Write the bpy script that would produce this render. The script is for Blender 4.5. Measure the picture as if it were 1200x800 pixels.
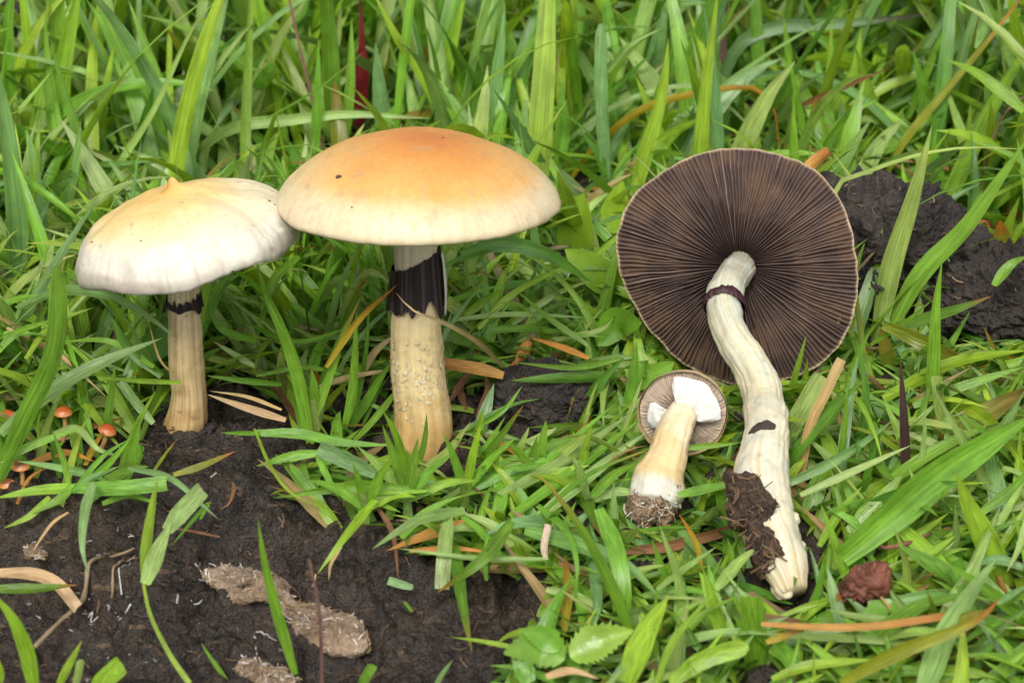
import bpy, math, random
import numpy as np
from mathutils import Vector

# ------------------------------------------------------------------ scene, camera, light
scene = bpy.context.scene
for o in list(bpy.data.objects):
    bpy.data.objects.remove(o, do_unlink=True)
COL = scene.collection
S = 0.01                                   # everything below is written in centimetres
PITCH = math.radians(28.0); HFOV = math.radians(28.0); DIST = 42.0
FPX = 600.0 / math.tan(HFOV / 2)           # focal length in photo pixels (1200 x 800)
CAM = np.array([0, -DIST * math.cos(PITCH), DIST * math.sin(PITCH)])
FW = np.array([0, math.cos(PITCH), -math.sin(PITCH)])
UP = np.array([0, math.sin(PITCH), math.cos(PITCH)])
RT = np.array([1.0, 0, 0])

cd = bpy.data.cameras.new('camera'); cam = bpy.data.objects.new('camera', cd); COL.objects.link(cam)
cam.location = Vector(CAM * S); cam.rotation_euler = (math.pi / 2 - PITCH, 0, 0)
cd.sensor_width = 36; cd.lens = 18 / math.tan(HFOV / 2)
cd.clip_start = 0.01; cd.clip_end = 200
cd.dof.use_dof = True; cd.dof.focus_distance = 0.383; cd.dof.aperture_fstop = 36
scene.camera = cam

SUN_EL, SUN_AZ = math.radians(52), math.radians(-22)     # high, soft, a little from the left behind the camera
world = bpy.data.worlds.new('World'); scene.world = world; world.use_nodes = True
wn = world.node_tree; bg = wn.nodes['Background']
sky = wn.nodes.new('ShaderNodeTexSky'); sky.sky_type = 'NISHITA'; sky.sun_disc = False
sky.sun_elevation = SUN_EL; sky.sun_rotation = math.pi + SUN_AZ; sky.dust_density = 4; sky.air_density = 1.0
hs = wn.nodes.new('ShaderNodeHueSaturation'); hs.inputs['Saturation'].default_value = 0.25   # overcast: grey-white
wn.links.new(sky.outputs[0], hs.inputs['Color']); wn.links.new(hs.outputs[0], bg.inputs['Color'])
bg.inputs['Strength'].default_value = 0.12
sd = bpy.data.lights.new('sun', 'SUN'); sd.energy = 2.2; sd.angle = math.radians(22); sd.color = (1, 0.965, 0.90)
sun = bpy.data.objects.new('sun', sd); COL.objects.link(sun)
sdir = Vector((math.sin(SUN_AZ) * math.cos(SUN_EL), -math.cos(SUN_AZ) * math.cos(SUN_EL), math.sin(SUN_EL)))
sun.rotation_euler = sdir.to_track_quat('Z', 'Y').to_euler(); sun.location = sdir * 2

scene.render.engine = 'CYCLES'
scene.view_settings.view_transform = 'Standard'; scene.view_settings.look = 'None'
scene.view_settings.gamma = 1; scene.view_settings.use_curve_mapping = False
scene.view_settings.exposure = 0.5
scene.cycles.max_bounces = 8; scene.cycles.transmission_bounces = 6

# ------------------------------------------------------------------ maths
rng = np.random.default_rng(11); random.seed(5)
_perm = np.random.default_rng(3).permutation(256); _perm = np.concatenate([_perm, _perm, _perm])
_g = np.random.default_rng(4).normal(size=(256, 3)); _g /= np.linalg.norm(_g, axis=1)[:, None]
def noise(p):
    p = np.asarray(p, float); i = np.floor(p).astype(int); f = p - i; i &= 255
    u = f * f * f * (f * (f * 6 - 15) + 10); r = 0
    for dx in (0, 1):
        for dy in (0, 1):
            for dz in (0, 1):
                h = _perm[_perm[_perm[(i[..., 0] + dx) & 255] + ((i[..., 1] + dy) & 255)] + ((i[..., 2] + dz) & 255)]
                d = (_g[h] * (f - np.array([dx, dy, dz]))).sum(-1)
                w = (u[..., 0] if dx else 1 - u[..., 0]) * (u[..., 1] if dy else 1 - u[..., 1]) * (u[..., 2] if dz else 1 - u[..., 2])
                r = r + w * d
    return r * 1.6
def fbm(p, f, o=3, off=0.0):
    p = np.asarray(p, float); s = 0; a = 1
    for k in range(o):
        s = s + a * noise(p * f + off + 17.3 * k); f *= 2; a *= .5
    return s
def norm(v): v = np.asarray(v, float); return v / (np.linalg.norm(v, axis=-1, keepdims=True) + 1e-12)
def sstep(a, b, x): t = np.clip((np.asarray(x, float) - a) / (b - a), 0, 1); return t * t * (3 - 2 * t)
def mix(a, b, t): t = np.asarray(t)[..., None]; return np.asarray(a) * (1 - t) + np.asarray(b) * t
def ray(px, py): return FW + RT * ((px - 600) / FPX) - UP * ((py - 400) / FPX)
def at_depth(px, py, d): return CAM + ray(px, py) * d
def project(P):
    v = np.asarray(P) - CAM; d = v @ FW
    return 600 + FPX * (v @ RT) / d, 400 - FPX * (v @ UP) / d, d
def low_ground(x, y):                       # broad swell of the ground, cm
    x = np.asarray(x, float); y = np.asarray(y, float)
    h = 0.35 * np.exp(-(((x + 6.5) / 5.5) ** 2 + ((y + 6.5) / 3.5) ** 2))
    return h + 0.10 * np.sin(x * .55 + 1) * np.cos(y * .5)
def on_ground(px, py, z=0.0):
    r = ray(px, py); h = 0.0
    for _ in range(6):
        P = CAM + r * ((h + z - CAM[2]) / r[2]); h = float(low_ground(P[0], P[1]))
    return P
def spline(pts, n):
    pts = np.asarray(pts, float)
    if len(pts) == 2: return pts[0] + (pts[1] - pts[0]) * np.linspace(0, 1, n)[:, None]
    L = np.concatenate([[0], np.cumsum(np.linalg.norm(np.diff(pts[:, :min(3, pts.shape[1])], axis=0), axis=1))]); L /= L[-1]
    e = np.vstack([2 * pts[0] - pts[1], pts, 2 * pts[-1] - pts[-2]])
    out = []
    for t in np.linspace(0, 1, n):
        k = min(np.searchsorted(L, t, side='right') - 1, len(pts) - 2); s = (t - L[k]) / (L[k + 1] - L[k] + 1e-9)
        a, b, c, d = e[k], e[k + 1], e[k + 2], e[k + 3]
        out.append(.5 * (2 * b + (c - a) * s + (2 * a - 5 * b + 4 * c - d) * s * s + (3 * b - a - 3 * c + d) * s ** 3))
    return np.array(out)

# ------------------------------------------------------------------ mesh helpers
ORIG = {}
def mesh_from(name, V, F, col=None, uv=None, smooth=True):
    V = np.asarray(V, np.float32).reshape(-1, 3); F = np.asarray(F, np.int32)
    me = bpy.data.meshes.new(name); n, k = F.shape
    me.vertices.add(len(V)); me.vertices.foreach_set('co', V.ravel())
    me.loops.add(n * k); me.loops.foreach_set('vertex_index', F.ravel())
    me.polygons.add(n); me.polygons.foreach_set('loop_start', np.arange(0, n * k, k, dtype=np.int32))
    me.polygons.foreach_set('loop_total', np.full(n, k, np.int32))
    me.polygons.foreach_set('use_smooth', np.full(n, smooth))
    me.update(calc_edges=True)
    if col is not None:
        c = np.ones((len(V), 4), np.float32); c[:, :3] = np.clip(np.asarray(col).reshape(-1, 3), 0, 1)
        me.color_attributes.new('Col', 'FLOAT_COLOR', 'POINT').data.foreach_set('color', c.ravel())
    if uv is not None:
        u = np.zeros((len(V), 3), np.float32); u[:, :2] = np.asarray(uv).reshape(-1, 2)
        me.attributes.new('buv', 'FLOAT_VECTOR', 'POINT').data.foreach_set('vector', u.ravel())
    return me
def put(name, V, F, mat, parent=None, origin=None, col=None, uv=None, smooth=True, label=None, cat=None, group=None, kind=None):
    V = np.asarray(V, float).reshape(-1, 3)
    if parent is not None: og = ORIG[parent.name]
    else: og = np.asarray(origin if origin is not None else V[np.argmin(V[:, 2])], float)
    me = mesh_from(name, (V - og) * S, F, col, uv, smooth); me.materials.append(mat)
    o = bpy.data.objects.new(name, me); COL.objects.link(o); ORIG[o.name] = og
    if parent is not None: o.parent = parent
    else: o.location = Vector(og * S)
    tag(o, label, cat, group, kind); return o
def tag(o, label=None, cat=None, group=None, kind=None):
    if label: o['label'] = label
    if cat: o['category'] = cat
    if group: o['group'] = group
    if kind: o['kind'] = kind
def thing(name, origin, label, cat, group=None):
    o = bpy.data.objects.new(name, None); COL.objects.link(o); o.empty_display_size = 0.005
    o.location = Vector(np.asarray(origin) * S); ORIG[o.name] = np.asarray(origin, float); tag(o, label, cat, group); return o
def grid_faces(nu, nv, wrap=False, off=0):
    # vertices laid out [u][v]; wrap joins the last u to the first
    iu = np.arange(nu if wrap else nu - 1); iv = np.arange(nv - 1)
    a, b = np.meshgrid(iu, iv, indexing='ij'); a2 = (a + 1) % nu
    return np.stack([a * nv + b, a2 * nv + b, a2 * nv + b + 1, a * nv + b + 1], -1).reshape(-1, 4) + off

# ------------------------------------------------------------------ materials
def new_mat(name):
    m = bpy.data.materials.new(name); m.use_nodes = True; nt = m.node_tree
    return m, nt, nt.nodes['Principled BSDF'], nt.nodes['Material Output']
def nd(nt, t, **kw):
    n = nt.nodes.new(t)
    for k, v in kw.items():
        if k in n.inputs: n.inputs[k].default_value = v
        else: setattr(n, k, v)
    return n
def math_node(nt, op, a, b=None):
    n = nt.nodes.new('ShaderNodeMath'); n.operation = op
    for i, x in enumerate((a, b)):
        if x is None: continue
        if isinstance(x, (int, float)): n.inputs[i].default_value = x
        else: nt.links.new(x, n.inputs[i])
    return n.outputs[0]
def mix_rgb(nt, fac, a, b, blend='MIX'):
    n = nt.nodes.new('ShaderNodeMixRGB'); n.blend_type = blend
    for i, x in enumerate((fac, a, b)):
        if isinstance(x, (int, float)): n.inputs[i].default_value = x
        elif isinstance(x, tuple): n.inputs[i].default_value = (*x, 1)
        else: nt.links.new(x, n.inputs[i])
    return n.outputs[0]
def ramp(nt, src, stops):
    n = nt.nodes.new('ShaderNodeValToRGB'); e = n.color_ramp.elements
    while len(e) < len(stops): e.new(0.5)
    for k, (p, c) in enumerate(stops): e[k].position = p; e[k].color = (*c, 1) if isinstance(c, tuple) else (c, c, c, 1)
    nt.links.new(src, n.inputs[0]); return n.outputs[0]
def cm_coords(nt, scale=(100, 100, 100)):
    t = nt.nodes.new('ShaderNodeTexCoord'); m = nt.nodes.new('ShaderNodeMapping'); m.inputs['Scale'].default_value = scale
    nt.links.new(t.outputs['Object'], m.inputs[0]); return m.outputs[0]
def tex(nt, vec, scale, detail=3, rough=.55):
    n = nd(nt, 'ShaderNodeTexNoise'); n.inputs['Scale'].default_value = scale; n.inputs['Detail'].default_value = detail
    n.inputs['Roughness'].default_value = rough; nt.links.new(vec, n.inputs['Vector']); return n.outputs['Fac']
def bump(nt, h, strength, dist, bsdf, prev=None):
    n = nd(nt, 'ShaderNodeBump'); n.inputs['Strength'].default_value = strength; n.inputs['Distance'].default_value = dist * S
    nt.links.new(h, n.inputs['Height'])
    if prev is not None: nt.links.new(prev, n.inputs['Normal'])
    nt.links.new(n.outputs[0], bsdf.inputs['Normal']); return n.outputs[0]

def make_leaf_mat(name, ribs=9.0, transl=0.45, rough=0.30, vein=0.34, spec=0.55):
    m, nt, b, out = new_mat(name); L = nt.links
    ca = nd(nt, 'ShaderNodeAttribute', attribute_name='Col'); ua = nd(nt, 'ShaderNodeAttribute', attribute_name='buv')
    mp = nd(nt, 'ShaderNodeMapping'); mp.inputs['Scale'].default_value = (ribs, 1.6, 1); L.new(ua.outputs['Vector'], mp.inputs[0])
    stripe = tex(nt, mp.outputs[0], 1.0, 2, .6)
    co = cm_coords(nt); blot = tex(nt, co, 1.3, 3); fine = tex(nt, co, 14, 2)
    c1 = mix_rgb(nt, 1.0, ca.outputs['Color'], ramp(nt, stripe, [(.3, 1 - vein), (.7, 1 + vein * .8)]), 'MULTIPLY')
    c2 = mix_rgb(nt, 1.0, c1, ramp(nt, blot, [(.3, .78), (.72, 1.18)]), 'MULTIPLY')
    spots = ramp(nt, fine, [(.70, 0.0), (.76, .55)])
    c3 = mix_rgb(nt, spots, c2, mix_rgb(nt, .65, c2, (.16, .12, .04)))
    L.new(c3, b.inputs['Base Color'])
    L.new(ramp(nt, blot, [(.35, rough - .08), (.7, rough + .16)]), b.inputs['Roughness'])
    b.inputs['Specular IOR Level'].default_value = spec
    bump(nt, stripe, .6, .022, b)
    tr = nd(nt, 'ShaderNodeBsdfTranslucent'); L.new(mix_rgb(nt, 1.0, c3, (1.25, 1.15, .7), 'MULTIPLY'), tr.inputs['Color'])
    mx = nd(nt, 'ShaderNodeMixShader'); mx.inputs[0].default_value = transl
    L.new(b.outputs[0], mx.inputs[1]); L.new(tr.outputs[0], mx.inputs[2]); L.new(mx.outputs[0], out.inputs['Surface'])
    return m
M_GRASS = make_leaf_mat('grass')
M_LEAF = make_leaf_mat('broad_leaf', ribs=3, vein=.10, rough=.32)
M_STRAW = make_leaf_mat('dry_straw', ribs=16, transl=.12, rough=.55, vein=.30, spec=.3)

def make_soil_mat(name, dark, light, fibre, wet=.35, green_far=False):
    m, nt, b, out = new_mat(name); L = nt.links; co = cm_coords(nt)
    n1 = tex(nt, co, 1.1, 6, .7); n2 = tex(nt, co, 6, 4, .65); n3 = tex(nt, co, 28, 2)
    c = ramp(nt, n1, [(.3, dark), (.7, light)])
    c = mix_rgb(nt, ramp(nt, n2, [(.48, 0.0), (.78, .75)]), c, mix_rgb(nt, .5, light, fibre))
    n0 = tex(nt, co, .35, 3, .6); c = mix_rgb(nt, ramp(nt, n0, [(.48, 0.0), (.68, .5)]), c, mix_rgb(nt, .35, light, fibre))
    fco = cm_coords(nt, (60, 420, 300)); ff = tex(nt, fco, 2.2, 2, .5)
    c = mix_rgb(nt, ramp(nt, ff, [(.64, 0.0), (.70, .8)]), c, fibre)
    if green_far:
        t = nd(nt, 'ShaderNodeTexCoord'); ln = nd(nt, 'ShaderNodeVectorMath', operation='LENGTH'); L.new(t.outputs['Object'], ln.inputs[0])
        c = mix_rgb(nt, ramp(nt, math_node(nt, 'DIVIDE', ln.outputs['Value'], 2.0), [(.35, 0.0), (.55, 1.0)]), c, ramp(nt, n2, [(.35, (.03, .07, .012)), (.7, (.09, .19, .03))]))
    L.new(c, b.inputs['Base Color'])
    r = math_node(nt, 'ADD', math_node(nt, 'MULTIPLY', n2, .8), wet - .27)
    L.new(r, b.inputs['Roughness']); b.inputs['Specular IOR Level'].default_value = .42
    p = bump(nt, n2, 1.0, .12, b); p = bump(nt, n3, 1.0, .045, b, p); bump(nt, ff, .6, .05, b, p)
    return m
M_SOIL = make_soil_mat('wet_dung_soil', (.007, .0053, .0045), (.034, .025, .019), (.12, .075, .042), .27, True)
M_CLOD = make_soil_mat('crumbly_dung', (.013, .0105, .010), (.046, .036, .032), (.10, .068, .046), .46)
M_BASE = make_soil_mat('clinging_soil', (.016, .010, .006), (.07, .042, .024), (.22, .13, .06), .5)
M_CRUST = make_soil_mat('pale_mycelium_crust', (.07, .042, .022), (.36, .25, .155), (.52, .44, .36), .5)

def make_flesh(name, rough=.5, sss=.12, fib=.25, ribs=60, spec=.35):
    m, nt, b, out = new_mat(name); L = nt.links
    ca = nd(nt, 'ShaderNodeAttribute', attribute_name='Col'); ua = nd(nt, 'ShaderNodeAttribute', attribute_name='buv')
    mp = nd(nt, 'ShaderNodeMapping'); mp.inputs['Scale'].default_value = (ribs, 2.5, 1); L.new(ua.outputs['Vector'], mp.inputs[0])
    st = tex(nt, mp.outputs[0], 1, 3, .6); co = cm_coords(nt); n2 = tex(nt, co, 9, 4, .65)
    c = mix_rgb(nt, 1.0, ca.outputs['Color'], ramp(nt, st, [(.25, 1 - fib), (.75, 1.0)]), 'MULTIPLY')
    c = mix_rgb(nt, 1.0, c, ramp(nt, n2, [(.28, .86), (.6, 1.0)]), 'MULTIPLY')
    L.new(c, b.inputs['Base Color']); b.inputs['Roughness'].default_value = rough; b.inputs['Specular IOR Level'].default_value = spec
    b.inputs['Subsurface Weight'].default_value = sss; b.inputs['Subsurface Radius'].default_value = (.0016, .0009, .0005)
    b.inputs['Subsurface Scale'].default_value = 1.0
    p = bump(nt, st, .35, .02, b); bump(nt, n2, .25, .02, b, p); return m
M_CAP = make_flesh('cap_skin', .42, .15, .10, 90)
M_STEM = make_flesh('stem_flesh', .6, .12, .22, 26, .25)
M_GILL = make_flesh('gill_flesh', .7, .03, .12, 40, .2)
M_VEIL = make_flesh('veil_membrane', .75, .2, .08, 20, .2)
M_DARK = make_flesh('spore_stained_ring', .55, .0, .5, 30, .3)
M_TINY = make_flesh('orange_mushroom_skin', .3, .15, .08, 20, .5)
M_ROOT = make_flesh('white_root', .5, .2, .1, 4, .4)

# ------------------------------------------------------------------ ground
def axis_pts(lo, hi, step, far):
    a = list(np.arange(lo, hi + 1e-6, step)); d = step; x = hi; out = []
    while x < far: d *= 1.22; x += d; out.append(x)
    d = step; x = lo; pre = []
    while x > -far: d *= 1.22; x -= d; pre.append(x)
    return np.array(pre[::-1] + a + out)
gx = axis_pts(-12.5, 7, .05, 3000); gy = axis_pts(-12.5, 3.5, .05, 3000)
X, Y = np.meshgrid(gx, gy, indexing='ij')
near = sstep(60, 25, np.hypot(X, Y))
P3 = np.stack([X, Y, np.zeros_like(X)], -1)
warp = np.stack([fbm(P3, .8, 2, 5), fbm(P3, .8, 2, 9), 0 * X], -1) * .35
Q = P3 + warp
crk = .16 * (1 - sstep(0, .12, np.abs(noise(Q * np.array([.55, .9, 1]) + 31)))) + .08 * (1 - sstep(0, .10, np.abs(noise(Q * 1.7 + 41))))
bil = -crk + np.abs(noise(Q * np.array([.7, 1.0, 1]) + 3)) * .85 + np.abs(noise(Q * 2.1 + 8)) * .32 + np.abs(noise(Q * 4.6 + 1)) * .13 + np.abs(noise(Q * 9.5 + 4)) * .09 * sstep(-.5, .4, noise(P3 * .6 + 7)) + np.abs(noise(Q * 17 + 2)) * .065 * sstep(-.5, .4, noise(P3 * .9 + 3))
Z = low_ground(np.clip(X, -60, 60), np.clip(Y, -60, 60)) * near + (bil - .34) * near + fbm(P3, .02, 2) * .3 * (1 - near)
Z += (-.35 * np.exp(-((X + 7.6) ** 2 / 1.6 + (Y + 10.2) ** 2 / .8))) * near      # hollow among the white threads
ground = put('ground', np.stack([X, Y, Z], -1), grid_faces(len(gx), len(gy)), M_SOIL, origin=(0, 0, 0), kind='structure',
             label='wet dark dung and soil under the grass')
def surf(x, y):                                  # real surface height, nearest grid vertex
    i = np.clip(np.searchsorted(gx, x), 0, len(gx) - 1); j = np.clip(np.searchsorted(gy, y), 0, len(gy) - 1); return Z[i, j]

# ------------------------------------------------------------------ generic builders
def tube(path, rad, nu=40, nv=60, flat=None, rough=0.0, rfreq=2.0, fib=0.0, nfib=30, caps=True, seed=0.0, side=None):
    """lofted stem; returns verts [u][v], faces, u angle, v fraction"""
    C = spline(path, nv); R = np.interp(np.linspace(0, 1, nv), np.linspace(0, 1, len(rad)), rad)
    T = norm(np.gradient(C, axis=0)); A = np.empty_like(T); a = norm(np.cross(T[0], FW)) if side is None else norm(np.asarray(side, float))
    for k in range(nv):
        a = norm(a - T[k] * (a @ T[k])); A[k] = a
    B = np.cross(T, A); th = np.linspace(0, 2 * np.pi, nu, endpoint=False)
    V = C[None] + (np.cos(th)[:, None, None] * A[None] + np.sin(th)[:, None, None] * B[None] * (flat or 1.0)) * R[None, :, None]
    Nn = norm(V - C[None]); v = np.linspace(0, 1, nv)
    d = np.zeros((nu, nv))
    if rough: d += rough * fbm(V, rfreq, 3, seed)
    if fib: d += fib * noise(np.stack([np.cos(th)[:, None] * nfib / 6 + 0 * v, np.sin(th)[:, None] * nfib / 6 + 0 * v, 0 * th[:, None] + v * 2 + seed], -1))
    V = V + Nn * d[..., None]
    F = grid_faces(nu, nv, True)
    if caps:
        n = nu * nv; V2 = np.vstack([V.reshape(-1, 3), C[0], C[-1]]); i = np.arange(nu); j = (i + 1) % nu
        F = np.vstack([F, np.stack([i * nv, j * nv, np.full(nu, n), np.full(nu, n)], -1)[:, :], np.stack([i * nv + nv - 1, j * nv + nv - 1, np.full(nu, n + 1), np.full(nu, n + 1)], -1)])
    else: V2 = V.reshape(-1, 3)
    return V2, F, th, v, V, C, A, B, R
def tri_fix(F):                                  # degenerate quads to triangles stay as separate list
    return F
def put_tube(name, mat, parent, colfn, label=None, origin=None, cat=None, group=None, kind=None, **kw):
    V2, F, th, v, V, C, A, B, R = tube(caps=False, **kw); nu, nv = V.shape[:2]
    n = nu * nv
    # close both ends with a tiny ring pulled to the axis
    E0 = C[0] + (V[:, 0] - C[0]) * .02 ; E1 = C[-1] + (V[:, -1] - C[-1]) * .02
    Vg = np.concatenate([E0[:, None], V, E1[:, None]], 1); F = grid_faces(nu, nv + 2, True)
    vv = np.concatenate([[0], v, [1]]); TH, VV = np.meshgrid(th, vv, indexing='ij')
    col = colfn(TH, VV, Vg); uv = np.stack([np.abs(TH / np.pi - 1), VV], -1)
    return put(name, Vg, F, mat, parent, origin, col, uv, True, label, cat, group, kind)
def lump(center, radii, frame, nu=72, nv=40, amp=.25, freq=1.2, gran=.08, gfreq=5., seed=0.):
    th = np.linspace(0, 2 * np.pi, nu, endpoint=False); ph = np.linspace(.02, np.pi - .02, nv)
    TH, PH = np.meshgrid(th, ph, indexing='ij')
    D = np.stack([np.sin(PH) * np.cos(TH), np.sin(PH) * np.sin(TH), np.cos(PH)], -1)
    L = D * np.asarray(radii); d = 1 + amp * fbm(L, freq, 3, seed)
    L = L * d[..., None]
    if gran > .05: L = L + D * (gran * 1.3 * (np.abs(noise(L * gfreq * .36 + seed + 5)) - .25))[..., None]
    wp = np.stack([noise(L * gfreq * .5 + k) for k in (1.7, 5.2, 9.1)], -1) * .35 / gfreq * 2; gran = gran * (.35 + .9 * sstep(-.4, .5, noise(L * gfreq * .22 + seed + 2))); L0 = L; L = L + wp
    g = np.abs(noise(L * gfreq + seed)) + .5 * np.abs(noise(L * gfreq * 2.1 + seed)) + .25 * np.abs(noise(L * gfreq * 4.3 + seed))
    L = L0 + D * (gran * (g - .3))[..., None]
    return np.asarray(center) + L @ np.asarray(frame), grid_faces(nu, nv, True), D
I3 = np.eye(3)

# ------------------------------------------------------------------ mushroom caps
def cap_frame(axis, facing=None):
    z = norm(np.asarray(axis, float)); x = norm(RT - z * (RT @ z)); return np.array([x, np.cross(z, x), z])
def cap_mesh(center, axis, prof, colfn, nu=220, rim=lambda th: 1 + 0 * th, wob=lambda th, s: 0 * th, seed=0., bumpamp=.02):
    """prof: (r, z) from apex over the margin and under to the stem. local z is the cap axis"""
    f = cap_frame(axis); pr = spline(np.asarray(prof, float), 90)
    th = np.linspace(0, 2 * np.pi, nu, endpoint=False); TH, K = np.meshgrid(th, np.arange(90), indexing='ij'); s = K / 89.
    r = pr[K, 0] * (1 + (rim(TH) - 1) * np.clip(pr[K, 0] / pr[:, 0].max(), 0, 1) ** 2); z = pr[K, 1] + wob(TH, pr[K, 0] / pr[:, 0].max())
    L = np.stack([r * np.cos(TH), r * np.sin(TH), z], -1)
    L = L + norm(L - np.array([0, 0, -1.])) * (bumpamp * fbm(L, 1.1, 3, seed))[..., None]
    V = np.asarray(center) + L @ f
    uv = np.stack([np.abs(TH / np.pi - 1) , s], -1)
    return V, grid_faces(nu, 90, True), colfn(TH, r / pr[:, 0].max(), s, L), uv
def solve_up(base, d, py):
    lo, hi = 0., 12.
    for _ in range(40):
        m = (lo + hi) / 2
        if project(base + d * m)[1] > py: lo = m
        else: hi = m
    return base + d * lo
def dirv(az_lr, back):    # lean: az_lr degrees to the right, back degrees away from the camera
    return norm([math.tan(math.radians(az_lr)), math.tan(math.radians(back)), 1])

# ---- big orange-topped mushroom -------------------------------------------------
b2 = on_ground(496, 522, -.05); up2 = dirv(-.5, 6.0); t2 = solve_up(b2, up2, 262)
px1 = (t2 - CAM) @ FW / FPX       # cm per photo pixel at the cap
m2 = thing('mushroom', b2, 'large mushroom with orange-topped cream cap and stout scaly stem with black ring', 'mushroom', None)
def stem2col(th, v, V):
    n = fbm(V, 2.2, 3, 7); c = mix((.56, .36, .13), (.70, .55, .29), sstep(.05, .42, v + .12 * n)); c = mix(c, (.74, .66, .47), sstep(.5, .95, v))
    st = noise(np.stack([np.cos(th) * 5, np.sin(th) * 5, v * 1.5], -1)); c = mix(c, np.array((.50, .33, .13)), np.clip(st * .9 - .05, 0, .5) * (v < .93))
    return mix(c, (.5, .27, .08), .5 * sstep(.02, .5, n) * sstep(.35, .1, v))
hgt = np.linalg.norm(t2 - b2); P2 = [b2 + up2 * hgt * k + RT * q for k, q in ((-.06, .02), (.15, .0), (.35, -.06), (.55, -.07), (.75, -.03), (1, -.02))]
st2 = put_tube('stem', M_STEM, m2, stem2col, path=P2, rad=[.54, .555, .525, .49, .47, .455, .43, .40, .39, .39], nu=72, nv=110, rough=.03, rfreq=1.3, fib=.022, nfib=44, seed=2)
# fleecy scales on the lower stem
sv, sf, sc = [], [], []
for k in range(330):
    a = rng.uniform(-np.pi, np.pi); v = np.clip(rng.normal(.36, .10), .1, .62); c = b2 + up2 * hgt * v; R = np.interp(v, [0, .3, .6, 1], [.555, .51, .485, .39])
    c = c + RT * np.interp(v, [0, .15, .35, .55, 1], [.02, 0, -.06, -.07, -.02])
    o = norm(RT * math.cos(a) - FW * math.sin(a) * .95 + 0 * UP); o = norm(o - up2 * (o @ up2)); tg = np.cross(up2, o)
    w = rng.uniform(.012, .055); h = rng.uniform(.03, .10); p = c + o * (R - .004)
    q = [p - tg * w, p - tg * w * .2 - up2 * h * .5 + o * .015, p + tg * w, p + up2 * h + o * rng.uniform(.012, .035) + tg * rng.uniform(-.5, .5) * w]
    n0 = len(sv); sv += q; sf.append((n0, n0 + 1, n0 + 2, n0 + 3)); cc = mix((.72, .58, .33), (.80, .71, .50), np.array(rng.random())); sc += [cc] * 4
put('scales', sv, sf, M_STEM, st2, col=sc, uv=np.zeros((len(sv), 2)), kind='stuff', label='fleecy white scales around the lower stem')
# black spore-stained ring: a collar with slanting top and ragged lower edge
def collar(name, parent, C0, up, r0, top, bot, out, colfn, nu=120, nv=16, mat=M_DARK, th_rng=(0, 2 * np.pi), seed=0., label=None):
    f = cap_frame(up); wrap = th_rng[1] - th_rng[0] > 6.2; th = np.linspace(th_rng[0], th_rng[1], nu, endpoint=not wrap); TH, VV = np.meshgrid(th, np.linspace(0, 1, nv), indexing='ij')
    z = top(TH) * (1 - VV) + bot(TH) * VV; r = r0(z) + out(TH, VV) + .012 * fbm(np.stack([np.cos(TH) * 3, np.sin(TH) * 3, z * 2], -1), 1, 2, seed)
    L = np.stack([r * np.cos(TH), r * np.sin(TH), z], -1); V = np.asarray(C0) + L @ f
    Fq = grid_faces(nu, nv, wrap); return put(name, V, Fq, mat, parent, col=colfn(TH, VV), uv=np.stack([np.abs(TH / np.pi - 1), VV], -1), label=label)
jag = lambda th, s, fr=7: noise(np.stack([np.cos(th) * fr, np.sin(th) * fr, 0 * th + s], -1))
C2 = solve_up(b2, up2, 330); off2 = RT * -.04
dark2 = lambda th, v: mix((.016, .007, .011), (.16, .12, .12), np.clip(.7 * jag(th, 4., 9) + 1.1 * np.exp(-((th + 1.35) / .22) ** 2) * (1 - v * .3) + (v > .75) * jag(th, 7., 30) * .5, 0, 1))
collar('ring', m2, C2 + off2, up2, lambda z: np.interp(z, [-1, 0, 1], [.455, .43, .405]), lambda th: .46 + .20 * np.cos(th) + .03 * jag(th, 1.), lambda th: -.42 + .05 * np.cos(th) + .30 * jag(th, 3., 3) + .05 * jag(th, 5., 15),
       lambda th, v: .03 + .05 * v + .05 * np.exp(-((np.abs(th - np.pi)) / .5) ** 2) * v, dark2, seed=3, label='black spore-stained ring hanging round the upper stem')
collar('ring_flap', m2, C2 + off2, up2, lambda z: np.interp(z, [-1, 0, 1], [.455, .43, .405]), lambda th: .58 + 0 * th, lambda th: -.62 + .1 * jag(th, 2.), lambda th, v: .075 + .035 * np.sin(v * 3.1),
       lambda th, v: mix((.78, .76, .72), (.6, .55, .5), v), nu=14, nv=20, mat=M_VEIL, th_rng=(-.34, .12), label='white torn edge of the ring')
def cap2col(th, rr, s, L):
    n = fbm(L, 1.1, 4, 3); n2 = fbm(L, 3.2, 3, 8); q = np.hypot(L[..., 0] / 2.9 - .06, L[..., 1] / 2.9 + .10) + .10 * n
    c = mix((.52, .175, .032), (.60, .255, .055), sstep(.0, .30, q)); c = mix(c, (.66, .375, .115), sstep(.25, .62, q)); c = mix(c, (.69, .51, .25), sstep(.55, .84, q)); c = mix(c, (.70, .59, .39), sstep(.8, .98, rr))
    rad = noise(np.stack([np.cos(th) * 26, np.sin(th) * 26, rr * 2], -1)); c = mix(c, np.array((.60, .43, .24)), np.clip(rad * .7, 0, .35) * sstep(.6, .9, rr))
    c = mix(c, np.array((.42, .28, .15)), np.clip(n2 * .9 - .32, 0, .4))
    under = s > .70; c[under] = (.10, .06, .06); return c
R2 = 166 * px1
prof2 = [(0, .455), (.12, .448), (.3, .418), (.52, .352), (.72, .258), (.87, .150), (.955, .055), (.99, -.01), (1.0, -.05), (.985, -.08), (.95, -.07), (.8, -.04), (.55, -.01), (.3, -.01), (.12, -.03)]
axis2 = dirv(.5, 9.0); cc2 = solve_up(b2, up2, 229)
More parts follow.
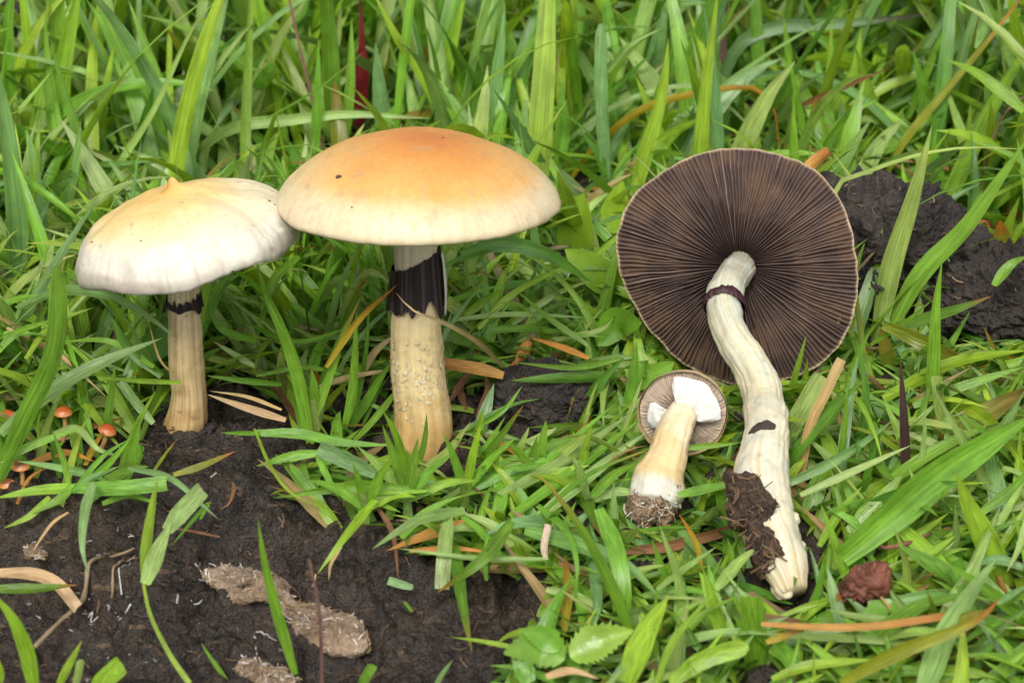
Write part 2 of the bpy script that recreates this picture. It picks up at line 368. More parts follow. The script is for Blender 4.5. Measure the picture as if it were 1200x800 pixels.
V, F, c, uv = cap_mesh(cc2 + RT * 0.01, axis2, np.array(prof2) * R2, cap2col, seed=1.,
    rim=lambda th: 1 + .012 * np.sin(3 * th + 1) + .008 * noise(np.stack([np.cos(th) * 4, np.sin(th) * 4, 0 * th], -1)),
    wob=lambda th, s: (.05 * noise(np.stack([np.cos(th) * 2.2, np.sin(th) * 2.2, 0 * th + 2], -1)) + .015 * noise(np.stack([np.cos(th) * 12, np.sin(th) * 12, 0 * th + 2], -1))) * s ** 4 * R2 / 2.9)
cap2 = put('cap', V, F, M_CAP, m2, col=c, uv=uv, label='cream cap browning to orange at the centre')
def speck(parent, V, px, py, r, name='soil_speck'):
    X, Y_, d = project(V.reshape(-1, 3)); k = np.argmin(np.hypot(X - px, Y_ - py) + d * 20); p = V.reshape(-1, 3)[k]
    W, Fq, D = lump(p, (r, r * .8, r * .7), I3, 10, 7, .3, 6, .0, 5, px); put(name, W, Fq, M_BASE, parent)
for q in ((397, 206, .055), (412, 240, .02), (520, 158, .02)): speck(cap2, V, *q)

# ---- pale umbonate mushroom -----------------------------------------------------
b1 = on_ground(221, 506, -.12); up1 = dirv(2.2, -3.0); t1 = solve_up(b1, up1, 318)
m1 = thing('mushroom', b1, 'mushroom with creamy white pointed cap on a slender tan stem standing in mud', 'mushroom')
h1 = np.linalg.norm(t1 - b1)
def stem1col(th, v, V):
    n = fbm(V, 2.4, 3, 1); c = mix((.58, .37, .15), (.72, .54, .28), sstep(.05, .4, v + .15 * n)); c = mix(c, (.74, .61, .40), sstep(.45, .9, v))
    st = noise(np.stack([np.cos(th) * 8, np.sin(th) * 8, v * 1.6 + 3], -1)); c = mix(c, np.array((.36, .20, .08)), np.clip(st * 1.5 - .05, 0, .65)); c = mix(c, np.array((.10, .065, .04)), np.clip(sstep(.16, .03, v) * (.35 + .9 * n), 0, .8)); return mix(c, np.array((.12, .08, .05)), np.clip(fbm(V, 6, 2, 4) * 1.4 - .75, 0, .7))
P1 = [b1 + up1 * h1 * k + RT * q for k, q in ((-.08, -.2), (.0, -.10), (.1, -.02), (.25, .03), (.45, .02), (.7, .03), (1, .05))]
st1 = put_tube('stem', M_STEM, m1, stem1col, path=P1, rad=[.33, .39, .355, .33, .32, .31, .305, .295, .29, .285], nu=72, nv=90, rough=.03, rfreq=1.6, fib=.022, nfib=48, seed=5)
for q, rr_ in (((203, 503), .16), ((236, 504), .13), ((220, 514), .15)):
    W, Fq, D = lump(on_ground(*q, -.02), (rr_ * 1.5, rr_, rr_), I3, 40, 24, .3, 3, .12, 6, q[0] * .1); put('soil_clump', W, Fq, M_CLOD, st1)
C1 = solve_up(b1, up1, 358) + RT * .04
collar('ring', m1, C1, up1, lambda z: .30 + 0 * z, lambda th: .20 + .10 * np.cos(th) + .14 * jag(th, 6., 5), lambda th: .10 - .05 * np.cos(th) - .22 * np.clip(jag(th, 2.5, 2.2) + .1, 0, 1) - .20 * np.exp(-((np.abs(np.abs(th) - np.pi)) / .7) ** 2),
       lambda th, v: .012 + .03 * v * (1 + jag(th, 3., 6)) + .05 * np.exp(-((np.abs(np.abs(th) - np.pi)) / .5) ** 2), lambda th, v: mix((.016, .008, .013), (.09, .06, .06), np.clip(jag(th, 8., 12), 0, 1)), seed=6, label='ragged black remains of the ring')
px0 = (t1 - CAM) @ FW / FPX; R1 = 131 * px0
def cap1col(th, rr, s, L):
    n = fbm(L, 1.0, 4, 6); q = rr + .10 * n; c = mix((.60, .25, .05), (.74, .47, .15), sstep(.02, .12, q)); c = mix(c, (.73, .53, .21), sstep(.08, .40, q + .18 * np.cos(th))); c = mix(c, (.735, .635, .42), sstep(.40, .86, q + .16 * np.cos(th)))
    c = mix(c, (.70, .655, .55), sstep(.78, .95, rr)); c = mix(c, (.46, .40, .33), .8 * sstep(.975, 1.0, rr)); rad = noise(np.stack([np.cos(th) * 24, np.sin(th) * 24, rr * 2], -1))
    c = mix(c, np.array((.36, .31, .27)), np.clip(rad * .9 + .05, 0, .5) * sstep(.78, .97, rr)); c = mix(c, np.array((.52, .42, .33)), np.clip(fbm(L, .9, 3, 2) * 1.1 - .12, 0, .5) * sstep(-.2, .9, np.cos(th)) * sstep(.3, .6, rr))
    c = mix(c, np.array((.25, .16, .1)), np.clip(noise(L * 7) * 1.8 - 1.0, 0, .6)); c[s > .74] = (.12, .08, .075); return c
prof1 = [(0, .525), (.03, .505), (.06, .45), (.13, .405), (.28, .38), (.46, .34), (.64, .28), (.80, .20), (.92, .07), (.985, -.06), (1.0, -.14), (.98, -.195), (.93, -.19), (.8, -.10), (.55, -.02), (.3, -.01), (.12, -.03)]
cc1 = solve_up(b1, up1, 273) + RT * .12
V, F, c, uv = cap_mesh(cc1, dirv(-10.5, 7.0), np.array(prof1) * R1, cap1col, seed=4., bumpamp=.05,
    rim=lambda th: 1 + .02 * np.sin(2 * th + .5) + .02 * noise(np.stack([np.cos(th) * 3, np.sin(th) * 3, 0 * th + 4], -1)),
    wob=lambda th, s: ((.11 * noise(np.stack([np.cos(th) * 2.4, np.sin(th) * 2.4, 0 * th + 7], -1)) + .02 * noise(np.stack([np.cos(th) * 14, np.sin(th) * 14, 0 * th + 2], -1))) * s ** 3
        - .12 * np.exp(-((th - 5.75) / .16) ** 2) * s ** 2 * (s < .97)))
cap1 = put('cap', V, F, M_CAP, m1, col=c, uv=uv, label='creamy white cap with an orange pointed tip')
for q in ((280, 330, .03), (283, 326, .025), (165, 283, .02), (318, 229, .025), (328, 232, .02), (108, 282, .02)): speck(cap1, V, *q)

# ---- gilled underside -----------------------------------------------------------
def gill_disc(O, f, Rf, zf, ngill, depth, r_in, colfn, nang=8, nr=70, seed=0.):
    """f rows: x, y, z(towards the viewer of the gills). full gills and shorter ones between"""
    nu = ngill * nang; th = np.linspace(0, 2 * np.pi, nu, endpoint=False); rho = r_in + (1 - r_in) * np.linspace(0, 1, nr) ** .9
    TH, RO = np.meshgrid(th, rho, indexing='ij')
    R = Rf(TH); w1 = .55 * noise(np.stack([np.cos(TH) * 3, np.sin(TH) * 3, RO * 2.2 + seed], -1)) + .35 * noise(np.stack([np.cos(TH) * 9, np.sin(TH) * 9, RO * 3 + seed], -1))
    ph = TH * ngill + w1 * 4.0; saw = .5 + .5 * np.cos(ph)
    full = saw ** 2.2; short = (.5 - .5 * np.cos(ph)) ** 2.6 * sstep(.0, .12, RO - .42 - .22 * noise(np.stack([np.cos(TH) * 20, np.sin(TH) * 20, 0 * TH + seed], -1)))
    alt = .75 + .5 * noise(np.stack([np.cos(TH) * 30, np.sin(TH) * 30, 0 * TH + 9], -1))
    e = np.maximum(full, short * .9) * np.clip(alt, .45, 1.15); fade = sstep(1.0, .965, RO) * sstep(r_in, r_in + .05, RO)
    wave = .03 * fbm(np.stack([np.cos(TH) * RO, np.sin(TH) * RO, 0 * TH], -1), 3, 2, seed)
    z = zf(RO, TH) + (depth * (.55 + .45 * RO)) * (e - .5) * fade + wave
    L = np.stack([RO * R * np.cos(TH), RO * R * np.sin(TH), z], -1)
    return O + L @ f, grid_faces(nu, nr, True), colfn(TH, RO, e), np.stack([np.abs(TH / np.pi - 1), RO], -1)
def back_disc(O, f, Rf, zb, colfn, nu=180, nr=40, lip=.05):
    th = np.linspace(0, 2 * np.pi, nu, endpoint=False); s = np.linspace(0, 1, nr); TH, SS = np.meshgrid(th, s, indexing='ij')
    RO = np.sin(SS * np.pi / 2); R = Rf(TH) * (.998 + lip * .35 * sstep(.9, 1, RO)); z = zb(RO) + lip * sstep(.95, 1, RO) + .03 * fbm(np.stack([RO * np.cos(TH) * 3, RO * np.sin(TH) * 3, 0 * RO], -1), 1, 2)
    L = np.stack([RO * R * np.cos(TH), RO * R * np.sin(TH), z], -1); return O + L @ f, grid_faces(nu, nr, True), colfn(TH, RO), np.stack([np.abs(TH / np.pi - 1), RO], -1)

# ---- uprooted mushroom with dark gills ------------------------------------------
OUT3 = [(850, 175), (905, 180), (960, 205), (985, 240), (1000, 300), (1003, 350), (985, 402), (950, 434), (905, 446), (860, 450), (805, 428), (770, 395), (745, 360), (727, 320), (722, 280), (735, 238), (775, 203), (812, 183)]
c3px = (865, 312); edge3 = on_ground(862, 452, .15)
n3 = norm(CAM - edge3 + np.array([0, 0, -4.])); d_edge = (edge3 - CAM) @ FW
f3 = np.array([norm(RT - n3 * (RT @ n3)), 0 * n3, n3]); f3[1] = np.cross(f3[2], f3[0])
O3 = edge3 + f3[1] * (2.42) ; k3 = at_depth(*c3px, (O3 - CAM) @ FW); O3 = k3
cmpx3 = ((O3 - CAM) @ FW) / FPX
ang = np.array([math.atan2(-(y - c3px[1]), x - c3px[0]) for x, y in OUT3]) % (2 * np.pi); rr = np.array([math.hypot(x - c3px[0], y - c3px[1]) for x, y in OUT3]) * cmpx3
k = np.argsort(ang); ang, rr = ang[k], rr[k]; ang = np.concatenate([ang - 2 * np.pi, ang, ang + 2 * np.pi]); rr = np.tile(rr, 3)
_at = np.linspace(0, 2 * np.pi, 361); _rt = np.interp(_at, ang, rr); ker = np.hanning(25); ker /= ker.sum(); _rt = np.convolve(np.concatenate([_rt[-31:-1], _rt, _rt[1:31]]), ker, 'same')[30:-30]
R3 = lambda th: np.interp(th % (2 * np.pi), _at, _rt) + .025 * noise(np.stack([np.cos(th) * 9, np.sin(th) * 9, 0 * th], -1))
base3 = on_ground(930, 692, .25)
m3 = thing('mushroom', base3, 'uprooted mushroom showing dark purple-brown gills, its long bent stem caked with soil', 'mushroom')
zf3 = lambda ro, th: .10 + .34 * np.sin(np.clip(ro, 0, 1) * np.pi) ** .9 * .8 - .30 * np.exp(-(ro / .16) ** 2)
def back3col(th, ro): return mix((.55, .33, .12), (.62, .46, .27), sstep(.4, .97, ro)) * (1 + .1 * jag(th, 2., 9))[..., None]
V, F, c, uv = back_disc(O3, f3, R3, lambda ro: -1.15 * np.sqrt(np.clip(1 - ro ** 2, 0, 1)) + .04, back3col, lip=0.0)
cap3 = put('cap', V, F, M_CAP, m3, col=c, uv=uv, label='tan cap seen from its gilled underside')
def g3col(th, ro, e):
    n = fbm(np.stack([np.cos(th) * ro * 3, np.sin(th) * ro * 3, 0 * ro], -1), 1, 3, 3); c = mix((.046, .029, .026), (.14, .094, .077), np.clip(e * .9 + .35 * n, 0, 1)); c = mix(c, (.34, .25, .21), sstep(.86, 1.0, e) * .75)
    c = mix(c, np.array((.15, .085, .045)), np.clip(.6 * n + .1, 0, .5) * sstep(.2, .8, ro)); return mix(c, (.46, .35, .22), sstep(.982, .994, ro + .006 * jag(th, 3., 8)))
V, F, c, uv = gill_disc(O3, f3, R3, zf3, 84, .20, .05, g3col, seed=1.)
put('gills', V, F, M_GILL, cap3, col=c, uv=uv, kind='stuff', label='dark purple-brown radiating gills with pale edges')
dO = (O3 - CAM) @ FW; dB = (base3 - CAM) @ FW
s3 = [(866, 313, dO + .15), (863, 318, dO - .25), (852, 335, dO - .85), (847, 362, dO - 1.35), (858, 395, dO - 1.75), (880, 430, dO - 2.1), (895, 470, dO - 2.5)]
s3 += [(899, 515, dB + 2.35), (892, 560, dB + 1.6), (897, 605, dB + .9), (915, 650, dB + .35), (931, 694, dB)]
P3s = [at_depth(*q) for q in s3]
def stem3col(th, v, V):
    n = fbm(V, 2.0, 3, 2); c = mix((.33, .31, .23), (.56, .54, .41), sstep(.0, .2, v)); c = mix(c, (.68, .63, .45), sstep(.2, .4, v)); c = mix(c, (.70, .64, .49), sstep(.4, .8, v)); c = mix(c, (.68, .56, .36), sstep(.93, 1, v))
    c = mix(c, np.array((.50, .54, .48)), np.clip(n * .8, 0, .5)); st = noise(np.stack([np.cos(th) * 6, np.sin(th) * 6, v * 4], -1)); c = mix(c, np.array((.58, .47, .24)), np.clip(st * 1.3, 0, .6) * sstep(.15, .3, v))
    return mix(c, np.array((.30, .34, .34)), np.clip(fbm(V, 7, 2, 5) * 1.5 - .7, 0, .6))
st3 = put_tube('stem', M_STEM, m3, stem3col, path=P3s, rad=[.33, .32, .315, .30, .31, .33, .35, .37, .38, .38, .39, .42, .46, .49, .48, .47, .40, .22], nu=84, nv=170, rough=.055, rfreq=1.5, fib=.022, nfib=40, seed=8)
def around(pxy, d, dirpx):  # helper frame along the stem
    a = at_depth(*pxy, d); bb = at_depth(pxy[0] + dirpx[0], pxy[1] + dirpx[1], d); z = norm(a - bb); x = norm(np.cross(z, FW)); return np.array([x, np.cross(z, x), z])
for q, rr_ in (((905, 668), .16), ((938, 672), .15), ((920, 690), .17), ((936, 640), .13), ((926, 610), .14)):
    W, Fq, D = lump(at_depth(*q, dB + .1 + (690 - q[1]) * .008), (rr_, rr_ * 1.3, rr_), I3, 40, 24, .35, 3, .08, 6, q[0] * .1); put('mycelium_lump', W, Fq, M_STEM, st3, col=np.broadcast_to((.62, .53, .37), W.shape) * (1 + .3 * fbm(W, 4, 2)[..., None]), uv=np.stack([D[..., 0], D[..., 2]], -1))
fr = around((849, 352), dO - 1.2, (3, 30))
Cr = at_depth(847.5, 353, dO - 1.22); tg = norm(P3s[4] - P3s[3]); tg = norm(tg + .35 * norm(P3s[3] - P3s[2]))
collar('ring', m3, Cr, -tg, lambda z: .32 + 0 * z, lambda th: .11 + .04 * jag(th, 2., 5), lambda th: -.10 - .05 * jag(th, 4., 6) - .16 * np.clip(np.cos(th), 0, 1), lambda th, v: .02 + .05 * np.sin(v * 3) + .03 * v,
       lambda th, v: mix((.045, .012, .02), (.11, .045, .045), np.clip(jag(th, 1., 12) + .2, 0, 1)), label='dark purple ring scar near the gills')
# soil clinging to the stem base
cl = thing  # noqa
V1, F1, D1 = lump(at_depth(883, 598, dB + .55), (.36, .66, .26), np.array([RT, -norm(ray(900, 665) - ray(880, 570)), -FW]), 90, 60, .30, 1.6, .20, 3.4, 2.)
V2, F2, D2 = lump(at_depth(896, 645, dB + .12), (.25, .52, .22), np.array([RT, -norm(ray(925, 690) - ray(895, 600)), -FW]), 80, 50, .30, 2.0, .18, 4, 6.)
def fibres(cs, spread, n, cols, lmin, lmax, nrm, w=.018, seed=1):
    r = np.random.default_rng(seed); V, F, C = [], [], []
    for k in range(n):
        c0 = cs[r.integers(len(cs))] + nrm * r.uniform(0, .06) + r.normal(size=3) * spread; d = r.normal(size=3); d = norm(d - nrm * (d @ nrm) * .75); l = r.uniform(lmin, lmax); s = norm(np.cross(d, nrm)); bend = r.normal() * .3
        ww = w * r.uniform(.6, 1.8); col = np.array(cols[r.integers(len(cols))]) * r.uniform(.7, 1.2); n0 = len(V)
        for t in (0, .5, 1): p = c0 + d * l * (t - .5) + s * bend * l * (t * (1 - t)) * 2; V += [p - s * ww * .5, p + nrm * ww * .4, p + s * ww * .5]; C += [col] * 3
        for a in (0, 3): F += [(n0 + a, n0 + a + 1, n0 + a + 4, n0 + a + 3), (n0 + a + 1, n0 + a + 2, n0 + a + 5, n0 + a + 4)]
    return V, F, C
put('soil_clump', V1, F1, M_BASE, st3, label='dark soil and rotting fibres stuck to the stem'); put('soil_clump', V2, F2, M_BASE, st3)
surfpts = np.vstack([V1[(D1[..., 2] > .3)], V2[(D2[..., 2] > .3)]])
fv, ff_, fc = fibres(surfpts, .02, 110, [(.16, .085, .045), (.08, .045, .03), (.22, .13, .07), (.03, .02, .016), (.04, .025, .02)], .05, .42, -FW, .018, 4)
put('plant_fibres', fv, ff_, M_STRAW, st3, col=fc, uv=np.zeros((len(fv), 2)), kind='stuff')
Vd, Fd, _ = lump(at_depth(893, 505, dB + 2.03), (.23, .19, .14), np.array([norm(RT * 1 + UP * .25), UP, -FW]), 40, 24, .4, 3, .05, 7, 3.); put('soil_smear', Vd, Fd, M_CLOD, st3)
Vd, Fd, _ = lump(at_depth(901, 472, dO - 2.95), (.14, .02, .015), np.array([norm(RT * 1 - UP * .5), UP, -FW]), 24, 12, .4, 3, .02, 7, 3.); put('soil_smear', Vd, Fd, M_BASE, st3)

# ---- small uprooted mushroom ----------------------------------------------------
base4 = on_ground(768, 590, .45); dB4 = (base4 - CAM) @ FW; dO4 = dB4 + 1.15; O4 = at_depth(800, 483, dO4)
tgt4 = base4 + RT * -.1; n4 = norm(norm(CAM - O4) * .86 + norm(tgt4 - O4) * .42)
f4 = np.array([norm(RT - n4 * (RT @ n4)), 0 * n4, n4]); f4[1] = np.cross(f4[2], f4[0]); cmpx4 = dO4 / FPX
m4 = thing('mushroom', base4, 'small uprooted mushroom with pale gills, torn white veil and dirty stem end', 'mushroom')
R4 = lambda th: 50 * cmpx4 * (1 + .02 * np.sin(th * 2 + .6) + .02 * jag(th, 3., 2))
V, F, c, uv = back_disc(O4, f4, R4, lambda ro: -.62 * np.sqrt(np.clip(1 - ro ** 2, 0, 1)) - .02, lambda th, ro: mix((.52, .30, .10), (.62, .45, .24), sstep(.5, .97, ro)), lip=.14, nu=120)
cap4 = put('cap', V, F, M_CAP, m4, col=c, uv=uv, label='small tan cap seen from below')
def g4col(th, ro, e):
    c = mix((.26, .17, .12), (.62, .52, .41), np.clip(e * 1.1, 0, 1)); red = np.exp(-((th - 1.05) / .42) ** 2) * sstep(.3, .5, ro) * sstep(.95, .8, ro); c = mix(c, np.array((.24, .06, .035)), red * np.clip(1 - e, 0, 1) * .9); return mix(c, (.60, .50, .38), sstep(.86, .99, ro))
V, F, c, uv = gill_disc(O4, f4, R4, lambda ro, th: -.02 + .10 * np.sin(ro * np.pi) - .15 * np.exp(-(ro / .3) ** 2), 64, .09, .08, g4col, nr=44, seed=5.)
put('gills', V, F, M_GILL, cap4, col=c, uv=uv, kind='stuff', label='pale fawn gills reddening at one side')
P4 = [at_depth(x, y, d) for x, y, d in ((801, 482, dO4 + .1), (797, 490, dO4 - .25), (789, 510, dO4 - .55), (780, 540, dO4 - .85), (772, 565, dO4 - 1.05), (766, 592, dB4 - .1))]
def stem4col(th, v, V):
    n = fbm(V, 2.2, 3, 4); c = mix((.76, .66, .46), (.70, .52, .27), sstep(.1, .6, v + .2 * n)); c = mix(c, np.array((.45, .24, .09)), np.clip(fbm(V, 4, 2, 1) * 1.3 - .5, 0, .5)); return mix(c, (.68, .65, .56), sstep(.78, .9, v))
st4 = put_tube('stem', M_STEM, m4, stem4col, path=P4, rad=[.28, .285, .30, .31, .325, .345, .36, .40, .46, .48, .40], nu=56, nv=70, rough=.05, rfreq=2, fib=.025, nfib=26, seed=3)
def veil(ang0, ang1, r0, r1, z0, z1, seed, name):
    th = np.linspace(ang0, ang1, 60); TH, W = np.meshgrid(th, np.linspace(0, 1, 14), indexing='ij')
    r1v = r1 + .03 * jag(TH, seed, 2.0) + .008 * jag(TH, seed + 3, 9); edge = sstep(ang0, ang0 + .12, TH) * sstep(ang1, ang1 - .12, TH); r = r0 + (r1v - r0) * W * (.75 + .25 * edge)
    z = z0 + (z1 - z0) * W + .035 * fbm(np.stack([np.cos(TH) * 2, np.sin(TH) * 2, W * 2], -1), 1, 2, seed) + .05 * np.sin(W * 3)
    L = np.stack([r * np.cos(TH), r * np.sin(TH), z], -1); V = O4 + L @ f4
    V2_ = V - f4[2] * .03; n = 60 * 14; Fa = grid_faces(60, 14); bnd = [i * 14 + 13 for i in range(60)]; Fb = [(bnd[i], bnd[i + 1], bnd[i + 1] + n, bnd[i] + n) for i in range(59)]
    for row in (0, 59): Fb += [(row * 14 + j, row * 14 + j + 1, row * 14 + j + 1 + n, row * 14 + j + n) for j in range(13)]
    VV = np.vstack([V.reshape(-1, 3), V2_.reshape(-1, 3)]); put(name, VV, np.vstack([Fa, Fa + n, np.array(Fb)]), M_VEIL, m4, col=np.tile((.66, .645, .60), (2 * n, 1)) * (1 + .12 * fbm(VV, 3, 3))[:, None], uv=np.zeros((2 * n, 2)), label='torn white partial veil')
veil(-.18, 1.9, .25, .70, .30, .16, 2., 'veil'); veil(2.75, 3.75, .28, .62, .26, .12, 6., 'veil')
Vb, Fb_, Db = lump(at_depth(768, 590, dB4 - .10), (.45, .36, .34), np.array([norm(RT + UP * .15), norm(UP - RT * .15), -FW]), 80, 50, .22, 2.2, .14, 4.5, 4.)
put('soil_clump', Vb, Fb_, M_CRUST, st4, label='brown soil and white mycelium on the cut stem end')
fv, ff_, fc = fibres(Vb[Db[..., 2] > .1], .02, 170, [(.30, .17, .08), (.46, .38, .29), (.58, .53, .46), (.18, .09, .04), (.10, .06, .035)], .04, .20, -FW, .015, 9)
put('plant_fibres', fv, ff_, M_STRAW, st4, col=fc, uv=np.zeros((len(fv), 2)), kind='stuff')

# ------------------------------------------------------------------ clods of dung
def clod(px, py, radii, label, seed, nu=260, nv=150, gran=.16, gf=3.2, rot=0.0, sink=.3, amp=.22):
    c = on_ground(px, py, 0) + np.array([0, radii[1] * .95, radii[2] * (1 - sink) - .1]); ca, sa = math.cos(rot), math.sin(rot)
    fr = np.array([[ca, 0, -sa], [0, 1, 0], [sa, 0, ca]]); V, F, D = lump(c, radii, fr, nu, nv, amp, .55, gran, gf, seed)
    return put('dung_clod', V, F, M_CLOD, label=label, cat='dung clod', group=None), V, D
clodA, VA, DA = clod(1045, 388, (2.8, 1.35, 1.62), 'large black crumbly dung clod behind the dark-gilled cap', 3.3, nu=420, nv=240, rot=.40, gran=.30, gf=4.4, amp=.16)
clodA2, VB2, DB2 = clod(1205, 424, (1.8, 1.5, 1.05), 'low black dung clod joined to the flank of the large one', 7.7, nu=300, nv=180, gran=.24, gf=4.4)
clodB, VB, DB = clod(640, 505, (.95, .7, .62), 'small round dark dung clod between the stout stem and the small mushroom', 1.7, 220, 130, .20, 6)
clodC, VC, DC = clod(12, 130, (1.1, 1.2, 1.5), 'grey-brown dung clod half hidden in the grass behind the white pointed cap', 5.1, 80, 50)
fv, ff_, fc = fibres(np.vstack([VA[(DA[..., 1] < 0)], VB2[DB2[..., 1] < 0]]), .02, 150, [(.10, .07, .05), (.22, .14, .08), (.05, .035, .03)], .06, .26, norm([0, -.8, .6]), .02, 6)
put('plant_fibres', fv, ff_, M_STRAW, clodA, col=fc, uv=np.zeros((len(fv), 2)), kind='stuff')

# ------------------------------------------------------------------ blades
G = {  # base colour, tip colour, where the tip colour starts
 'g': ((.210, .430, .045), (.230, .445, .052), .6), 'y': ((.310, .505, .042), (.335, .515, .048), .6), 'b': ((.245, .430, .135), (.260, .440, .145), .6),
 'd': ((.120, .285, .034), (.135, .305, .038), .6), 'l': ((.375, .535, .145), (.400, .540, .165), .6), 's': ((.46, .32, .145), (.50, .37, .19), .5), 'o': ((.50, .245, .055), (.48, .20, .05), .5),
 'n': ((.20, .095, .040), (.24, .12, .05), .5), 'm': ((.19, .105, .085), (.23, .13, .10), .5), 'r': ((.30, .022, .05), (.16, .05, .05), .7), 'p': ((.055, .026, .024), (.075, .04, .03), .5),
 'w': ((.68, .58, .46), (.72, .62, .5), .5), 'gy': ((.135, .285, .024), (.40, .30, .05), .65), 'go': ((.14, .27, .024), (.42, .17, .04), .72), 'yo': ((.30, .34, .03), (.50, .16, .03), .60),
 'ya': ((.42, .33, .03), (.50, .21, .03), .35), 'bp': ((.15, .26, .075), (.13, .06, .06), .68), 'gr': ((.13, .26, .03), (.25, .04, .02), .5), 'ol': ((.20, .24, .022), (.26, .17, .03), .4)}
CN = {'g': 'green', 'y': 'bright yellow-green', 'b': 'grey-green', 'd': 'dark green', 'l': 'pale green', 's': 'straw-coloured dry', 'o': 'orange-brown dry', 'n': 'brown dead', 'm': 'mauve-brown dry', 'r': 'crimson',
      'p': 'dark purple withered', 'w': 'whitish dry', 'gy': 'green yellow-tipped', 'go': 'green brown-tipped', 'yo': 'yellowing orange-tipped', 'ya': 'yellow-orange', 'bp': 'grey-green purple-tipped', 'gr': 'green red-tipped', 'ol': 'olive yellowing'}
US = np.array([-1, -.5, 0, .5, 1.])
def blade_batch(C, Sd, W, fold, cb, ct, ts, lighten=.14):
    """C (N,K,3) centre lines, Sd side vectors, W (N,K) half widths"""
    N, K = C.shape[:2]; T = norm(np.gradient(C, axis=1)); Nn = np.cross(T, Sd)
    V = C[:, :, None] + Sd[:, :, None] * (US[None, None, :, None] * W[:, :, None, None]) + Nn[:, :, None] * (np.abs(US)[None, None, :, None] * (W * fold[:, None])[:, :, None, None])
    t = np.linspace(0, 1, K); w = sstep(0, 1, (t[None] - ts[:, None]) / (1 - ts[:, None] + 1e-6)); c = cb[:, None] * (1 - w[..., None]) + ct[:, None] * w[..., None]
    c = c * (1 + .10 * (1 - 1.6 * sstep(0, .25, t)))[None, :, None]
    col = np.repeat(c[:, :, None], 5, 2) * (1 + lighten * np.exp(-(US / .25) ** 2))[None, None, :, None]
    uv = np.stack(np.broadcast_arrays(US[None, None, :] * .5 + np.arange(N)[:, None, None] * 3.17, t[None, :, None] * 3 + np.arange(N)[:, None, None] * 1.3), -1)
    a, b = np.meshgrid(np.arange(K - 1), np.arange(4), indexing='ij'); q = np.stack([a * 5 + b, a * 5 + b + 1, (a + 1) * 5 + b + 1, (a + 1) * 5 + b], -1).reshape(-1, 4)
    F = (q[None] + (np.arange(N) * K * 5)[:, None, None]).reshape(-1, 4)
    return V, F, col, uv
def wprof(t, kind):
    if kind == 'cut': return np.minimum(1, .6 + 1.2 * t) * np.where(t > .985, .93, 1)
    if kind == 'leaf': return np.sin(np.pi * np.clip(t, 0, 1) ** .85) ** .75 + .03
    if kind == 'serr': return (np.sin(np.pi * np.clip(t, 0, 1) ** .7) ** .85) * (1 + .30 * (((t * 11) % 1) - .5)) + .02
    if kind == 'stalk': return 1 - .45 * t
    if kind == 'round': return np.minimum(1, .55 + 1.3 * t) * np.sqrt(np.clip(1 - np.clip((t - .86) / .15, 0, 1) ** 2, .02, 1))
    if kind == 'spear': return np.interp(t, [0, .06, .3, .52, .62, 1], [.35, .8, 1, .85, .35, .12])
    return np.minimum(1, .55 + 1.5 * t) * (1 - t ** 2.6) + .02
def region(x, y):
    if y < 330 and x < 300: return 'in the turf behind the white pointed cap'
    if y < 290 and x < 705: return 'in the turf behind the orange-topped cap'
    if y < 270 and x < 1000: return 'in the turf behind the dark-gilled cap'
    if y < 235: return 'beyond the large black clod'
    if x > 980 and y < 470: return 'growing against the large black clod'
    if x > 860: return 'beside the long soil-caked stem'
    if x > 640 and y > 540: return 'around the small uprooted mushroom'
    if x > 280 and y > 555: return 'over the edge of the wet mud'
    if x > 280: return 'around the stout scaly stem'
    if y < 605: return 'near the tiny orange mushrooms'
    return 'on the bare wet mud'
brng = np.random.default_rng(21)
